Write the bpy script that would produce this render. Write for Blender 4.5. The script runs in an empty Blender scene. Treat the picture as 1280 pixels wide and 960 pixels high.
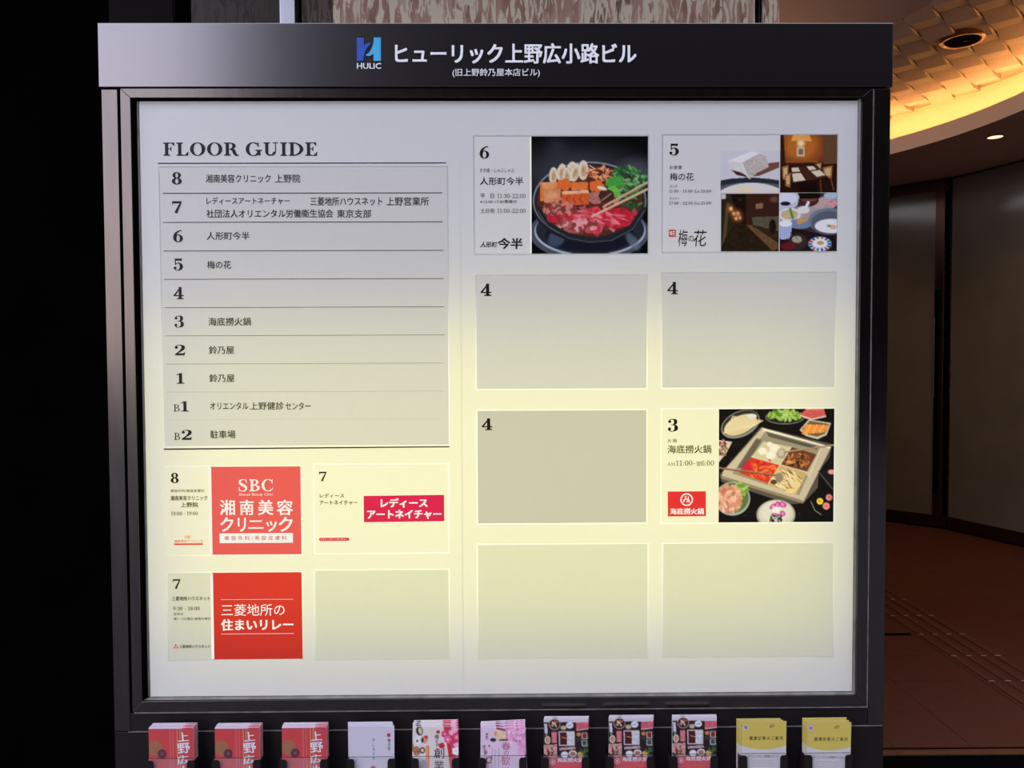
import bpy, bmesh, math, random
import numpy as np
from mathutils import Vector, Matrix
random.seed(7)
rng = np.random.default_rng(11)
scn = bpy.context.scene
COL = scn.collection

# ---------------------------------------------------------------- camera
F = 960.0                                   # focal length in pixels of a 1280 wide frame
PITCH, YAW, ROLL = (math.radians(a) for a in (-1.80986, 0.51598, -0.23016))
EYE = np.array([0.0, -1.64, 1.50])
_cy, _sy, _cp, _sp = math.cos(YAW), math.sin(YAW), math.cos(PITCH), math.sin(PITCH)
FWD = np.array([_sy*_cp, _cy*_cp, _sp]); _r = np.array([_cy, -_sy, 0.0]); _u = np.cross(_r, FWD)
RIGHT = math.cos(ROLL)*_r + math.sin(ROLL)*_u
UP = -math.sin(ROLL)*_r + math.cos(ROLL)*_u
cam = bpy.data.cameras.new('camera'); cam.sensor_width = 36.0; cam.lens = 36.0*F/1280.0; cam.clip_start = 0.05
co = bpy.data.objects.new('camera', cam); COL.objects.link(co)
m = Matrix(((RIGHT[0], UP[0], -FWD[0], EYE[0]), (RIGHT[1], UP[1], -FWD[1], EYE[1]), (RIGHT[2], UP[2], -FWD[2], EYE[2]), (0, 0, 0, 1)))
co.matrix_world = m; scn.camera = co

def at(px, py, Y=0.0):                      # measured picture point -> (x, z) on the upright plane at depth Y
    d = FWD + RIGHT*(px-640)/F + UP*(480-py)/F
    p = EYE + d*((Y-EYE[1])/d[1]); return p[0], p[2]

# ---------------------------------------------------------------- view, sky, lights
scn.view_settings.view_transform = 'Standard'; scn.view_settings.look = 'None'
scn.view_settings.gamma = 1.0; scn.view_settings.use_curve_mapping = False
scn.view_settings.exposure = 0.0
w = bpy.data.worlds.new('sky'); scn.world = w; w.use_nodes = True
nt = w.node_tree; nt.nodes.clear()
tc = nt.nodes.new('ShaderNodeTexCoord'); sep = nt.nodes.new('ShaderNodeSeparateXYZ')
rp = nt.nodes.new('ShaderNodeValToRGB'); bg = nt.nodes.new('ShaderNodeBackground'); wo = nt.nodes.new('ShaderNodeOutputWorld')
nt.links.new(tc.outputs['Generated'], sep.inputs[0]); nt.links.new(sep.outputs[2], rp.inputs[0])
nt.links.new(rp.outputs[0], bg.inputs[0]); nt.links.new(bg.outputs[0], wo.inputs[0])
e = rp.color_ramp.elements
e[0].position = 0.0; e[0].color = (0.70, 0.60, 0.57, 1)
e[1].position = 1.0; e[1].color = (0.62, 0.68, 0.90, 1)
x_ = e.new(0.30); x_.color = (0.74, 0.73, 0.86, 1)
x_ = e.new(0.45); x_.color = (0.70, 0.74, 0.94, 1)
bg.inputs[1].default_value = 3.9

def area_light(name, loc, direction, sx, sy, power, color, spin=None):
    l = bpy.data.lights.new(name, 'AREA'); l.shape = 'RECTANGLE'; l.size = sx; l.size_y = sy
    l.energy = power; l.color = color
    o = bpy.data.objects.new(name, l); COL.objects.link(o); o.location = loc
    zax = -Vector(direction).normalized()
    xax = Vector(spin).normalized() if spin else Vector((1, 0, 0))
    yax = zax.cross(xax).normalized(); xax = yax.cross(zax).normalized()
    o.matrix_world = Matrix.Translation(loc) @ Matrix((xax, yax, zax)).transposed().to_4x4()
    return o
# tubes inside the light box (the upper ones are dead) and the cove strip
PY = 0.009                                  # depth of the acrylic faces
_xa, _za = at(180, 600, PY)
area_light('light_box_tubes', (-0.005, 0.135, _za), (0, -1, 0), 1.50, 0.70, 7.0, (1.0, 0.93, 0.28))
CX, CY, RL, RW, ZS, ZC = 0.87, 3.06, 2.40, 3.51, 3.06, 3.45
for i in range(14):
    a = math.radians(-42 + i*8)
    cx, cy = CX+2.60*math.cos(a), CY+2.60*math.sin(a)
    area_light('cove_strip', (cx, cy, 3.19), (-0.15*math.cos(a), -0.15*math.sin(a), 1.0), 0.35, 0.05, 2.7, (1.0, 0.50, 0.15), spin=(-math.sin(a), math.cos(a), 0))

# ---------------------------------------------------------------- materials
def lin(c):
    c = np.asarray(c, float)/255.0
    return np.where(c <= 0.04045, c/12.92, ((c+0.055)/1.055)**2.4)
def rgb(r, g, b): return tuple(float(v) for v in lin((r, g, b))) + (1.0,)
def new_mat(name):
    mt = bpy.data.materials.new(name); mt.use_nodes = True
    return mt, mt.node_tree, mt.node_tree.nodes['Principled BSDF']
def noise_node(t, scale, detail=3, stretch=None):
    tcn = t.nodes.new('ShaderNodeTexCoord'); n = t.nodes.new('ShaderNodeTexNoise')
    n.inputs['Scale'].default_value = scale; n.inputs['Detail'].default_value = detail
    if stretch:
        mp = t.nodes.new('ShaderNodeMapping'); mp.inputs['Scale'].default_value = stretch
        t.links.new(tcn.outputs['Object'], mp.inputs[0]); t.links.new(mp.outputs[0], n.inputs[0])
    else: t.links.new(tcn.outputs['Object'], n.inputs[0])
    return n
def ramp_node(t, src, stops):
    r = t.nodes.new('ShaderNodeValToRGB'); el = r.color_ramp.elements
    el[0].position, el[0].color = stops[0]; el[1].position, el[1].color = stops[-1]
    for p, c in stops[1:-1]: k = el.new(p); k.color = c
    t.links.new(src, r.inputs[0]); return r
def mat_simple(name, c1, c2=None, rough=0.5, metal=0.0, scale=40, spec=0.5, bump=0.0, stretch=None, vary=0.0):
    mt, t, b = new_mat(name)
    n = noise_node(t, scale, 4, stretch)
    r = ramp_node(t, n.outputs[0], [(0.35, c1), (0.65, c2 or c1)])
    t.links.new(r.outputs[0], b.inputs['Base Color'])
    b.inputs['Roughness'].default_value = rough; b.inputs['Metallic'].default_value = metal
    b.inputs['Specular IOR Level'].default_value = spec
    if vary:
        mr = t.nodes.new('ShaderNodeMapRange'); mr.inputs[3].default_value = rough-vary; mr.inputs[4].default_value = rough+vary
        t.links.new(n.outputs[0], mr.inputs[0]); t.links.new(mr.outputs[0], b.inputs['Roughness'])
    if bump:
        bp = t.nodes.new('ShaderNodeBump'); bp.inputs['Strength'].default_value = bump; bp.inputs['Distance'].default_value = 0.002
        t.links.new(n.outputs[0], bp.inputs['Height']); t.links.new(bp.outputs[0], b.inputs['Normal'])
    return mt
def mat_acrylic(name, front, back, attr=False, gloss=0.03):
    """thin printed acrylic: reflects daylight in front, lets the tubes behind shine through"""
    mt = bpy.data.materials.new(name); mt.use_nodes = True; t = mt.node_tree; t.nodes.clear()
    o = t.nodes.new('ShaderNodeOutputMaterial'); a1 = t.nodes.new('ShaderNodeAddShader')
    d = t.nodes.new('ShaderNodeBsdfDiffuse'); tr = t.nodes.new('ShaderNodeBsdfTranslucent')
    front = tuple(min(0.96, 0.99*v) for v in front[:3])+(1,)
    d.inputs[0].default_value = front; tr.inputs[0].default_value = back
    if attr:
        at_ = t.nodes.new('ShaderNodeAttribute'); at_.attribute_name = 'print'
        for sh, c in ((d, front), (tr, back)):
            mx = t.nodes.new('ShaderNodeMix'); mx.data_type = 'RGBA'; mx.blend_type = 'MULTIPLY'; mx.inputs[0].default_value = 1.0
            t.links.new(at_.outputs['Color'], mx.inputs[6]); mx.inputs[7].default_value = c
            t.links.new(mx.outputs[2], sh.inputs[0])
    else:
        n = noise_node(t, 60, 2)
        r = ramp_node(t, n.outputs[0], [(0.3, tuple(v*0.985 for v in front[:3])+(1,)), (0.7, front)])
        t.links.new(r.outputs[0], d.inputs[0])
    t.links.new(d.outputs[0], a1.inputs[0]); t.links.new(tr.outputs[0], a1.inputs[1])
    g = t.nodes.new('ShaderNodeBsdfGlossy'); g.inputs['Roughness'].default_value = 0.35
    mxs = t.nodes.new('ShaderNodeMixShader'); mxs.inputs[0].default_value = gloss
    t.links.new(a1.outputs[0], mxs.inputs[1]); t.links.new(g.outputs[0], mxs.inputs[2]); t.links.new(mxs.outputs[0], o.inputs[0])
    return mt

M = {}
M['bronze'] = mat_simple('dark_bronze_paint', (0.13, 0.115, 0.11, 1), (0.15, 0.13, 0.125, 1), 0.2, 1.0, 9, vary=0.05, stretch=(6, 6, 0.7))
M['bronze_header'] = mat_simple('dark_bronze_satin', (0.185, 0.177, 0.185, 1), (0.19, 0.18, 0.185, 1), 0.22, 1.0, 30)
M['cabinet'] = mat_simple('cabinet_dark_paint', (0.011, 0.008, 0.0085, 1), (0.013, 0.0095, 0.010, 1), 0.45, 0.0, 200, spec=0.25, bump=0.1)
M['gap'] = mat_simple('black_gap', (0.002, 0.002, 0.002, 1), rough=0.9, spec=0.05)
M['edge'] = mat_simple('worn_bright_edge', (0.10, 0.095, 0.095, 1), (0.25, 0.24, 0.24, 1), 0.3, 1.0, 30)
M['edge_paint'] = mat_simple('worn_and_lit_edge', (0.10, 0.095, 0.095, 1), (0.17, 0.16, 0.16, 1), 0.5, 0.0, 30)  # worn edges, plus the strip painted as glow on the reveal
M['face'] = mat_acrylic('opal_acrylic', (0.70, 0.69, 0.665, 1), (0.255, 0.25, 0.03, 1))
M['plate'] = mat_acrylic('printed_film', (0.67, 0.65, 0.60, 1), (0.145, 0.145, 0.012, 1))
M['plate_blank'] = mat_acrylic('blank_film', (0.655, 0.65, 0.56, 1), (0.195, 0.198, 0.012, 1))
M['plate_bright'] = mat_acrylic('printed_film_bright', (0.73, 0.71, 0.67, 1), (0.25, 0.245, 0.02, 1))
M['plate_grey'] = mat_acrylic('printed_film_grey', (0.58, 0.61, 0.48, 1), (0.125, 0.105, 0.015, 1))
M['border'] = mat_acrylic('acrylic_edge', (0.42, 0.45, 0.38, 1), (0.46, 0.48, 0.9, 1))
M['print'] = mat_acrylic('photo_print', (1.15, 1.15, 1.12, 1), (0.22, 0.19, 0.20, 1), attr=True, gloss=0.006)
M['ink'] = mat_simple('black_ink', (0.012, 0.011, 0.012, 1), rough=0.6, spec=0.1)
M['ink_grey'] = mat_simple('grey_ink', (0.032, 0.028, 0.032, 1), rough=0.6, spec=0.1)
M['rule'] = mat_simple('rule_ink', (0.045, 0.04, 0.045, 1), rough=0.6, spec=0.1)
M['red_sbc'] = mat_acrylic('red_film', (0.60, 0.080, 0.075, 1), (0.235, 0.035, 0.04, 1))
M['red_deep'] = mat_acrylic('deep_red_film', (0.98, 0.05, 0.035, 1), (0.17, 0.006, 0.004, 1))
M['red_relay'] = mat_acrylic('scarlet_film', (0.58, 0.025, 0.018, 1), (0.20, 0.018, 0.008, 1))
M['crimson'] = mat_acrylic('crimson_film', (0.85, 0.025, 0.085, 1), (0.165, 0.005, 0.03, 1))
M['letter_cream'] = mat_simple('cream_film_glow', (1.0, 0.97, 0.80, 1), rough=0.6, spec=0.2)
_b = M['letter_cream'].node_tree.nodes['Principled BSDF']   # slight emission stands in for backlight through the opaque lettering
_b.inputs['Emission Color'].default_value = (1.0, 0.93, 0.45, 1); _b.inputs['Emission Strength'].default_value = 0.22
M['white_sign'] = mat_simple('white_letter_paint', (0.97, 0.97, 0.97, 1), rough=0.5)
M['blue_dark'] = mat_simple('emblem_blue', rgb(40, 90, 195), rgb(35, 84, 185), 0.4)
M['blue_light'] = mat_simple('emblem_sky_blue', rgb(75, 185, 235), rgb(65, 178, 230), 0.4)
M['steel'] = mat_simple('brushed_steel', (0.50, 0.50, 0.56, 1), (0.56, 0.56, 0.62, 1), 0.32, 1.0, 20, stretch=(30, 30, 1))
M['bronze_trim'] = mat_simple('door_bronze', (0.075, 0.035, 0.02, 1), (0.09, 0.042, 0.024, 1), 0.3, 0.7, 20, stretch=(20, 20, 1))
M['glass'] = mat_simple('dark_frosted_glass', (0.25, 0.215, 0.165, 1), (0.28, 0.24, 0.19, 1), 0.14, 0.0, 3, spec=0.45)
M['ceiling'] = mat_simple('brown_ceiling_paint', (0.78, 0.50, 0.40, 1), (0.80, 0.51, 0.41, 1), 0.9, 0, 60, spec=0.1)
M['tile'] = mat_simple('ceiling_tile_plaster', (0.34, 0.26, 0.22, 1), (0.38, 0.29, 0.245, 1), 0.9, 0, 90, spec=0.1, bump=0.15)
M['lip'] = mat_simple('cove_lip_paint', (0.84, 0.66, 0.50, 1), (0.86, 0.68, 0.51, 1), 0.8, 0, 40, spec=0.1)
M['black_wall'] = mat_simple('black_polished_stone', (0.0012, 0.0011, 0.0012, 1), (0.0018, 0.0015, 0.0015, 1), 0.7, 0, 6, spec=0.0)
M['dark_wall'] = mat_simple('dark_brown_stone', (0.004, 0.0024, 0.002, 1), (0.006, 0.0034, 0.003, 1), 0.5, 0, 8, spec=0.05)
M['paving'] = mat_simple('grey_paving', (0.055, 0.053, 0.052, 1), (0.07, 0.068, 0.066, 1), 0.85, 0, 15)
M['facade'] = mat_simple('dark_facade', (0.006, 0.004, 0.004, 1), (0.008, 0.005, 0.005, 1), 0.8, 0, 2, spec=0.05)
def mat_marble(name, base, dark, light):
    mt, t, b = new_mat(name)
    n1 = noise_node(t, 6, 5, (3.0, 1, 0.5)); n1.inputs['Distortion'].default_value = 0.8
    n2 = noise_node(t, 21, 5, (2.8, 1, 0.6)); n2.inputs['Distortion'].default_value = 1.4
    r1 = ramp_node(t, n1.outputs[0], [(0.38, dark), (0.5, base), (0.66, tuple(0.5*(p+q) for p, q in zip(base, light)))])
    r2 = ramp_node(t, n2.outputs[0], [(0.48, (0, 0, 0, 1)), (0.54, (1, 1, 1, 1))])
    mx = t.nodes.new('ShaderNodeMix'); mx.data_type = 'RGBA'
    t.links.new(r2.outputs[0], mx.inputs[0]); t.links.new(r1.outputs[0], mx.inputs[6]); mx.inputs[7].default_value = light
    t.links.new(mx.outputs[2], b.inputs['Base Color']); b.inputs['Roughness'].default_value = 0.35
    b.inputs['Specular IOR Level'].default_value = 0.2
    return mt
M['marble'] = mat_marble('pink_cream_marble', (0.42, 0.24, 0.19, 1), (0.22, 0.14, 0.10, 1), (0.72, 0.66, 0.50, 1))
M['marble_brown'] = mat_marble('brown_marble', (0.055, 0.035, 0.028, 1), (0.035, 0.022, 0.018, 1), (0.11, 0.09, 0.075, 1))  # same veined pattern in a darker brown
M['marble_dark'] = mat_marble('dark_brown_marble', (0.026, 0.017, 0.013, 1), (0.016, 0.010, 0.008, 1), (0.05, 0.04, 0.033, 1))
def mat_floor(name, c1, c2):
    mt, t, b = new_mat(name)
    n = noise_node(t, 260, 2); r = ramp_node(t, n.outputs[0], [(0.35, c1), (0.62, c2), (0.78, tuple(v*2.6 for v in c2[:3])+(1,))])
    t.links.new(r.outputs[0], b.inputs['Base Color']); b.inputs['Roughness'].default_value = 0.45
    b.inputs['Specular IOR Level'].default_value = 0.15
    return mt
M['floor_tile'] = mat_floor('red_brown_granite', (0.125, 0.040, 0.024, 1), (0.19, 0.066, 0.042, 1))
M['guide_bar'] = mat_floor('red_brown_granite_bar', (0.15, 0.050, 0.030, 1), (0.22, 0.078, 0.048, 1))
M['threshold'] = mat_simple('copper_bronze', (0.26, 0.12, 0.06, 1), (0.34, 0.16, 0.085, 1), 0.35, 0.5, 20)
M['stud'] = mat_simple('steel_stud', (0.75, 0.70, 0.66, 1), rough=0.4, metal=0.2)
M['lit_lens'] = None
mt, t, b = new_mat('lit_lamp_lens'); b.inputs['Emission Color'].default_value = (1.0, 0.78, 0.5, 1); b.inputs['Emission Strength'].default_value = 1.3; M['lit_lens'] = mt
M['dark_lens'] = mat_simple('unlit_reflector', (0.006, 0.003, 0.002, 1), (0.008, 0.004, 0.003, 1), 0.8, 0.0, 20, spec=0.0)
M['brass'] = mat_simple('brass_ring', (0.25, 0.13, 0.07, 1), (0.3, 0.15, 0.08, 1), 0.3, 1.0, 20)
mt = bpy.data.materials.new('clear_plastic'); mt.use_nodes = True; t = mt.node_tree; t.nodes.clear()
o_ = t.nodes.new('ShaderNodeOutputMaterial'); tp = t.nodes.new('ShaderNodeBsdfTransparent'); gl = t.nodes.new('ShaderNodeBsdfDiffuse'); ms = t.nodes.new('ShaderNodeMixShader')
ms.inputs[0].default_value = 0.06; gl.inputs[0].default_value = (0.8, 0.8, 0.82, 1)
t.links.new(tp.outputs[0], ms.inputs[1]); t.links.new(gl.outputs[0], ms.inputs[2]); t.links.new(ms.outputs[0], o_.inputs[0])
M['clear'] = mt
def mat_attr(name, rough=0.45):
    mt, t, b = new_mat(name); a = t.nodes.new('ShaderNodeAttribute'); a.attribute_name = 'print'
    t.links.new(a.outputs['Color'], b.inputs['Base Color']); b.inputs['Roughness'].default_value = rough; b.inputs['Specular IOR Level'].default_value = 0.2
    return mt
M['paper_print'] = mat_attr('printed_paper')
M['paper_white'] = mat_simple('white_paper', (0.62, 0.58, 0.62, 1), (0.66, 0.62, 0.66, 1), 0.7, 0, 300)
M['paper_red'] = mat_simple('red_paper', (0.30, 0.02, 0.025, 1), rough=0.6)
M['paper_yellow'] = mat_simple('yellow_paper', (0.50, 0.42, 0.15, 1), rough=0.6)
M['ink_white'] = mat_simple('white_ink', (0.75, 0.75, 0.82, 1), rough=0.6)
M['ink_red'] = mat_simple('red_ink', (0.50, 0.02, 0.02, 1), rough=0.6)
M['ink_pink'] = mat_simple('pink_ink', (0.50, 0.10, 0.20, 1), rough=0.6)

# ---------------------------------------------------------------- object helpers
def tag(o, label=None, cat=None, group=None, kind=None):
    if label: o['label'] = label
    if cat: o['category'] = cat
    if group: o['group'] = group
    if kind: o['kind'] = kind
    return o
def link(name, me, mat, parent=None):
    o = bpy.data.objects.new(name, me); COL.objects.link(o)
    if mat: me.materials.append(mat)
    if parent: o.parent = parent
    return o
def empty(name, loc=(0, 0, 0), rz=0.0, parent=None):
    o = bpy.data.objects.new(name, None); COL.objects.link(o); o.location = loc; o.rotation_euler = (0, 0, rz)
    o.empty_display_size = 0.05
    if parent: o.parent = parent
    return o
class MB:
    def __init__(s): s.v = []; s.f = []
    def add(s, vs, fs):
        n = len(s.v); s.v += [tuple(map(float, p)) for p in vs]; s.f += [tuple(i+n for i in f) for f in fs]; return s
    def box(s, x0, x1, y0, y1, z0, z1):
        return s.add([(x0, y0, z0), (x1, y0, z0), (x1, y1, z0), (x0, y1, z0), (x0, y0, z1), (x1, y0, z1), (x1, y1, z1), (x0, y1, z1)],
                     [(0, 3, 2, 1), (4, 5, 6, 7), (0, 1, 5, 4), (1, 2, 6, 5), (2, 3, 7, 6), (3, 0, 4, 7)])
    def prism(s, pts, z0, z1):              # plan polygon (ccw), extruded up
        n = len(pts)
        return s.add([(x, y, z0) for x, y in pts]+[(x, y, z1) for x, y in pts],
                     [tuple(range(n))[::-1], tuple(range(n, 2*n))]+[(i, (i+1) % n, (i+1) % n+n, i+n) for i in range(n)])
    def slab(s, pts, y0, y1):               # polygon in x,z facing -Y, given depth
        n = len(pts)
        return s.add([(x, y0, z) for x, z in pts]+[(x, y1, z) for x, z in pts],
                     [tuple(range(n)), tuple(range(n, 2*n))[::-1]]+[(i, i+n, (i+1) % n+n, (i+1) % n) for i in range(n)])
    def build(s, name, mat, parent=None, bevel=0.0):
        me = bpy.data.meshes.new(name); me.from_pydata(s.v, [], s.f); me.validate()
        bm = bmesh.new(); bm.from_mesh(me); bmesh.ops.recalc_face_normals(bm, faces=bm.faces)
        if bevel: bmesh.ops.bevel(bm, geom=bm.edges[:], offset=bevel, segments=2, affect='EDGES', profile=0.6)
        bm.to_mesh(me); bm.free(); me.update()
        return link(name, me, mat, parent)
def ring_sector(mb, r0, r1, z0, z1, a0, a1, n):
    for i in range(n):
        p, q = math.radians(a0+(a1-a0)*i/n), math.radians(a0+(a1-a0)*(i+1)/n)
        mb.prism([(CX+r0*math.cos(p), CY+r0*math.sin(p)), (CX+r1*math.cos(p), CY+r1*math.sin(p)),
                  (CX+r1*math.cos(q), CY+r1*math.sin(q)), (CX+r0*math.cos(q), CY+r0*math.sin(q))], z0, z1)
def lathe(profile, n=40):
    v, f = [], []
    for r, z in profile: v += [(r*math.cos(2*math.pi*i/n), r*math.sin(2*math.pi*i/n), z) for i in range(n)]
    for k in range(len(profile)-1):
        f += [(k*n+i, k*n+(i+1) % n, (k+1)*n+(i+1) % n, (k+1)*n+i) for i in range(n)]
    return v, f

# ---------------------------------------------------------------- lettering
def cap(x):                                  # font text as flat mesh, cached
    return x
_tcache = {}
def font_mesh(s, thin=0.0, bold=0.0, step=0.0):
    """flat glyph mesh; bold overprints shifted copies (dx = bold, dy = bold/2)"""
    key = (s, bold)
    if key in _tcache: return _tcache[key]
    c = bpy.data.curves.new('t', 'FONT'); c.body = s; c.resolution_u = 2
    o = bpy.data.objects.new('t', c); COL.objects.link(o)
    dg = bpy.context.evaluated_depsgraph_get()
    me = bpy.data.meshes.new_from_object(o.evaluated_get(dg))
    v = np.empty(len(me.vertices)*3); me.vertices.foreach_get('co', v); v = v.reshape(-1, 3)[:, :2]
    f = [tuple(p.vertices) for p in me.polygons]
    bpy.data.objects.remove(o); bpy.data.meshes.remove(me)
    if bold:
        offs = [(-bold, -bold*0.6), (bold, -bold*0.6), (bold, bold*0.6), (-bold, bold*0.6)]; n = len(v)
        v = np.concatenate([np.c_[v+np.array(q), np.full(n, 4e-5*k)] for k, q in enumerate(offs)]); f = [tuple(i+k*n for i in t) for k in range(4) for t in f]
    else: v = np.c_[v, np.zeros(len(v))]
    _tcache[key] = (v, f); return v, f

def cr(points, n=8):                         # Catmull-Rom through points with widths
    P = [np.array(p, float) for p in points]; P = [2*P[0]-P[1]]+P+[2*P[-1]-P[-2]]; out = []
    for i in range(1, len(P)-2):
        for k in range(n):
            t = k/n
            out.append(0.5*((2*P[i])+(-P[i-1]+P[i+1])*t+(2*P[i-1]-5*P[i]+4*P[i+1]-P[i+2])*t*t+(-P[i-1]+3*P[i]-3*P[i+1]+P[i+2])*t**3))
    out.append(P[-2]); return out
def stroke(points, n=8):                     # (x, y, width) -> quads
    S = cr(points, n); L, R = [], []
    for i, p in enumerate(S):
        a, b = S[max(0, i-1)], S[min(len(S)-1, i+1)]
        d = np.array([b[0]-a[0], b[1]-a[1]]); d /= (np.hypot(*d)+1e-9); nn = np.array([-d[1], d[0]])
        L.append(p[:2]+nn*p[2]/2); R.append(p[:2]-nn*p[2]/2)
    return [[tuple(R[i]), tuple(R[i+1]), tuple(L[i+1]), tuple(L[i])] for i in range(len(S)-1)]
def ringg(cx, cy, rx, ry, tx, ty, a0=0, a1=360, n=28):
    out = []
    for i in range(n):
        p, q = math.radians(a0+(a1-a0)*i/n), math.radians(a0+(a1-a0)*(i+1)/n)
        g = lambda a, k: (cx+(rx-k*tx)*math.cos(a), cy+(ry-k*ty)*math.sin(a))
        out.append([g(p, 0), g(q, 0), g(q, 1), g(p, 1)])
    return out
def dot(cx, cy, r, ry=None): return [[(cx+r*math.cos(a*math.pi/6), cy+(ry or r)*math.sin(a*math.pi/6)) for a in range(12)]]
def bx(x0, x1, y0, y1): return [[(x0, y0), (x1, y0), (x1, y1), (x0, y1)]]
def serif_glyphs(b):                         # b: stem weight, heights 0..0.7
    h = 0.7; t = 0.028+b*0.10; G = {}
    def foot(cx, w, y, up=1):                # bracketed slab serif
        return [[(cx-w/2, y), (cx+w/2, y), (cx+w/2, y+up*t), (cx+b/2, y+up*(t+0.035)), (cx-b/2, y+up*(t+0.035)), (cx-w/2, y+up*t)]]
    sw = b+0.16
    st = lambda cx: bx(cx-b/2, cx+b/2, 0.01, h-0.01)+foot(cx, sw, 0)+foot(cx, sw, h, -1)
    G['I'] = (0.36, st(0.18))
    G['L'] = (0.60, st(0.18)+bx(0.1, 0.56, 0, t)+[[(0.56, 0), (0.585, 0.21), (0.555, 0.21), (0.42, t)]])
    G['F'] = (0.58, st(0.18)+bx(0.1, 0.53, h-t, h)+[[(0.53, h), (0.40, h-t), (0.515, h-0.18), (0.545, h-0.18)]]+bx(0.2, 0.40, 0.345, 0.345+t)+[[(0.375, 0.24), (0.40, 0.24), (0.40, 0.48), (0.375, 0.48), (0.33, 0.36)]])
    G['E'] = (0.62, G['F'][1]+bx(0.1, 0.56, 0, t)+[[(0.56, 0), (0.585, 0.2), (0.555, 0.2), (0.42, t)]])
    G['O'] = (0.76, ringg(0.38, h/2, 0.35, h/2+0.012, b*1.1, t))
    G['D'] = (0.74, st(0.18)+ringg(0.20, h/2, 0.50, h/2, b*1.1, t, -90, 90, 18)+bx(0.1, 0.21, 0, t)+bx(0.1, 0.21, h-t, h))
    G['R'] = (0.74, st(0.18)+ringg(0.30, 0.515, 0.27, 0.185, b*1.05, t, -90, 90, 14)+bx(0.1, 0.31, h-t, h)+bx(0.2, 0.31, 0.33, 0.33+t)+stroke([(0.34, 0.35, b*0.6), (0.46, 0.28, b*1.0), (0.52, 0.12, b), (0.60, 0.03, b*0.7), (0.71, 0.015, t)]))
    G['B'] = (0.66, st(0.18)+ringg(0.28, 0.53, 0.26, 0.17, b, t, -90, 90, 14)+ringg(0.28, 0.19, 0.33, 0.19, b*1.1, t, -90, 90, 14)+bx(0.1, 0.3, h-t, h)+bx(0.1, 0.3, 0, t)+bx(0.2, 0.3, 0.36, 0.36+t))
    G['C'] = (0.70, ringg(0.38, h/2, 0.35, h/2+0.012, b*1.1, t, 52, 318, 22)+[[(0.60, 0.44), (0.63, 0.44), (0.635, 0.7), (0.61, 0.7), (0.55, 0.6)]]+stroke([(0.62, 0.13, t*1.4), (0.64, 0.2, t)]))
    G['G'] = (0.80, ringg(0.38, h/2, 0.35, h/2+0.012, b*1.1, t, 50, 322, 22)+[[(0.60, 0.45), (0.63, 0.45), (0.635, 0.7), (0.61, 0.7), (0.55, 0.6)]]+bx(0.63-b/2, 0.63+b/2, 0.03, 0.30)+foot(0.63, sw, 0.32, -1))
    G['S'] = (0.58, stroke([(0.47, 0.50, t), (0.44, 0.64, t), (0.28, 0.69, t), (0.13, 0.62, b*0.7), (0.12, 0.49, b*0.9), (0.27, 0.37, b*1.15), (0.44, 0.25, b*0.95), (0.44, 0.09, b*0.7), (0.28, 0.01, t), (0.11, 0.07, t), (0.07, 0.22, t)])+bx(0.455, 0.485, 0.47, 0.7)+bx(0.055, 0.085, 0, 0.24))
    G['U'] = (0.76, bx(0.18-b/2, 0.18+b/2, 0.2, h-0.01)+foot(0.18, sw, h, -1)+bx(0.58-t/2, 0.58+t/2, 0.2, h-0.01)+foot(0.58, sw*0.9, h, -1)[:0]+bx(0.58-sw*0.4, 0.58+sw*0.4, h-t, h)+ringg(0.38-(b-t)/4, 0.22, 0.20+(b+t)/4, 0.22, b*0.9, t*1.6, 180, 360, 14))
    G['A'] = (0.72, stroke([(0.10, 0.02, t), (0.34, 0.69, t)], 1)+[[(0.30, 0.70), (0.36, 0.70), (0.62, 0.0), (0.62-b*1.2, 0.0)]]+bx(0.18, 0.5, 0.2, 0.2+t)+bx(0.02, 0.2, 0, t)+bx(0.45, 0.7, 0, t))
    G['M'] = (0.86, bx(0.1, 0.1+t, 0, h)+bx(0.66, 0.66+b, 0, h)+[[(0.08, h), (0.08+b, h), (0.42, 0.12), (0.38, 0.0)]]+[[(0.38, 0), (0.42, 0.1), (0.70, h), (0.66, h)]]+bx(0.02, 0.24, 0, t)+bx(0.6, 0.84, 0, t)+bx(0.66, 0.84, h-t, h))
    G['0'] = (0.54, ringg(0.27, h/2, 0.235, h/2+0.01, b*1.1, t))
    G['1'] = (0.46, bx(0.24-b/2, 0.24+b/2, 0.01, h)+foot(0.24, sw+0.06, 0)+[[(0.04, 0.60), (0.04, 0.565), (0.24-b/2, 0.59), (0.24+b/2, 0.70), (0.24, 0.70)]])
    G['2'] = (0.56, stroke([(0.10, 0.52, b*0.8), (0.12, 0.63, t*1.3), (0.26, 0.685, t), (0.42, 0.60, b), (0.41, 0.44, b*1.1), (0.26, 0.25, b*0.6), (0.07, 0.06, t*1.5)])+dot(0.12, 0.52, b*0.55)+[[(0.05, 0), (0.49, 0), (0.52, 0.2), (0.49, 0.2), (0.44, b*0.95), (0.12, b*0.95), (0.05, 0.06)]])
    G['3'] = (0.54, stroke([(0.10, 0.55, b*0.7), (0.15, 0.66, t), (0.27, 0.685, t), (0.40, 0.62, b*0.95), (0.40, 0.47, b), (0.30, 0.385, t), (0.2, 0.375, t)])+stroke([(0.2, 0.375, t), (0.33, 0.36, t), (0.43, 0.28, b), (0.43, 0.13, b*1.15), (0.30, 0.02, t), (0.16, 0.02, t), (0.08, 0.12, b*0.7)])+dot(0.12, 0.55, b*0.5)+dot(0.11, 0.15, b*0.52))
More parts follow.
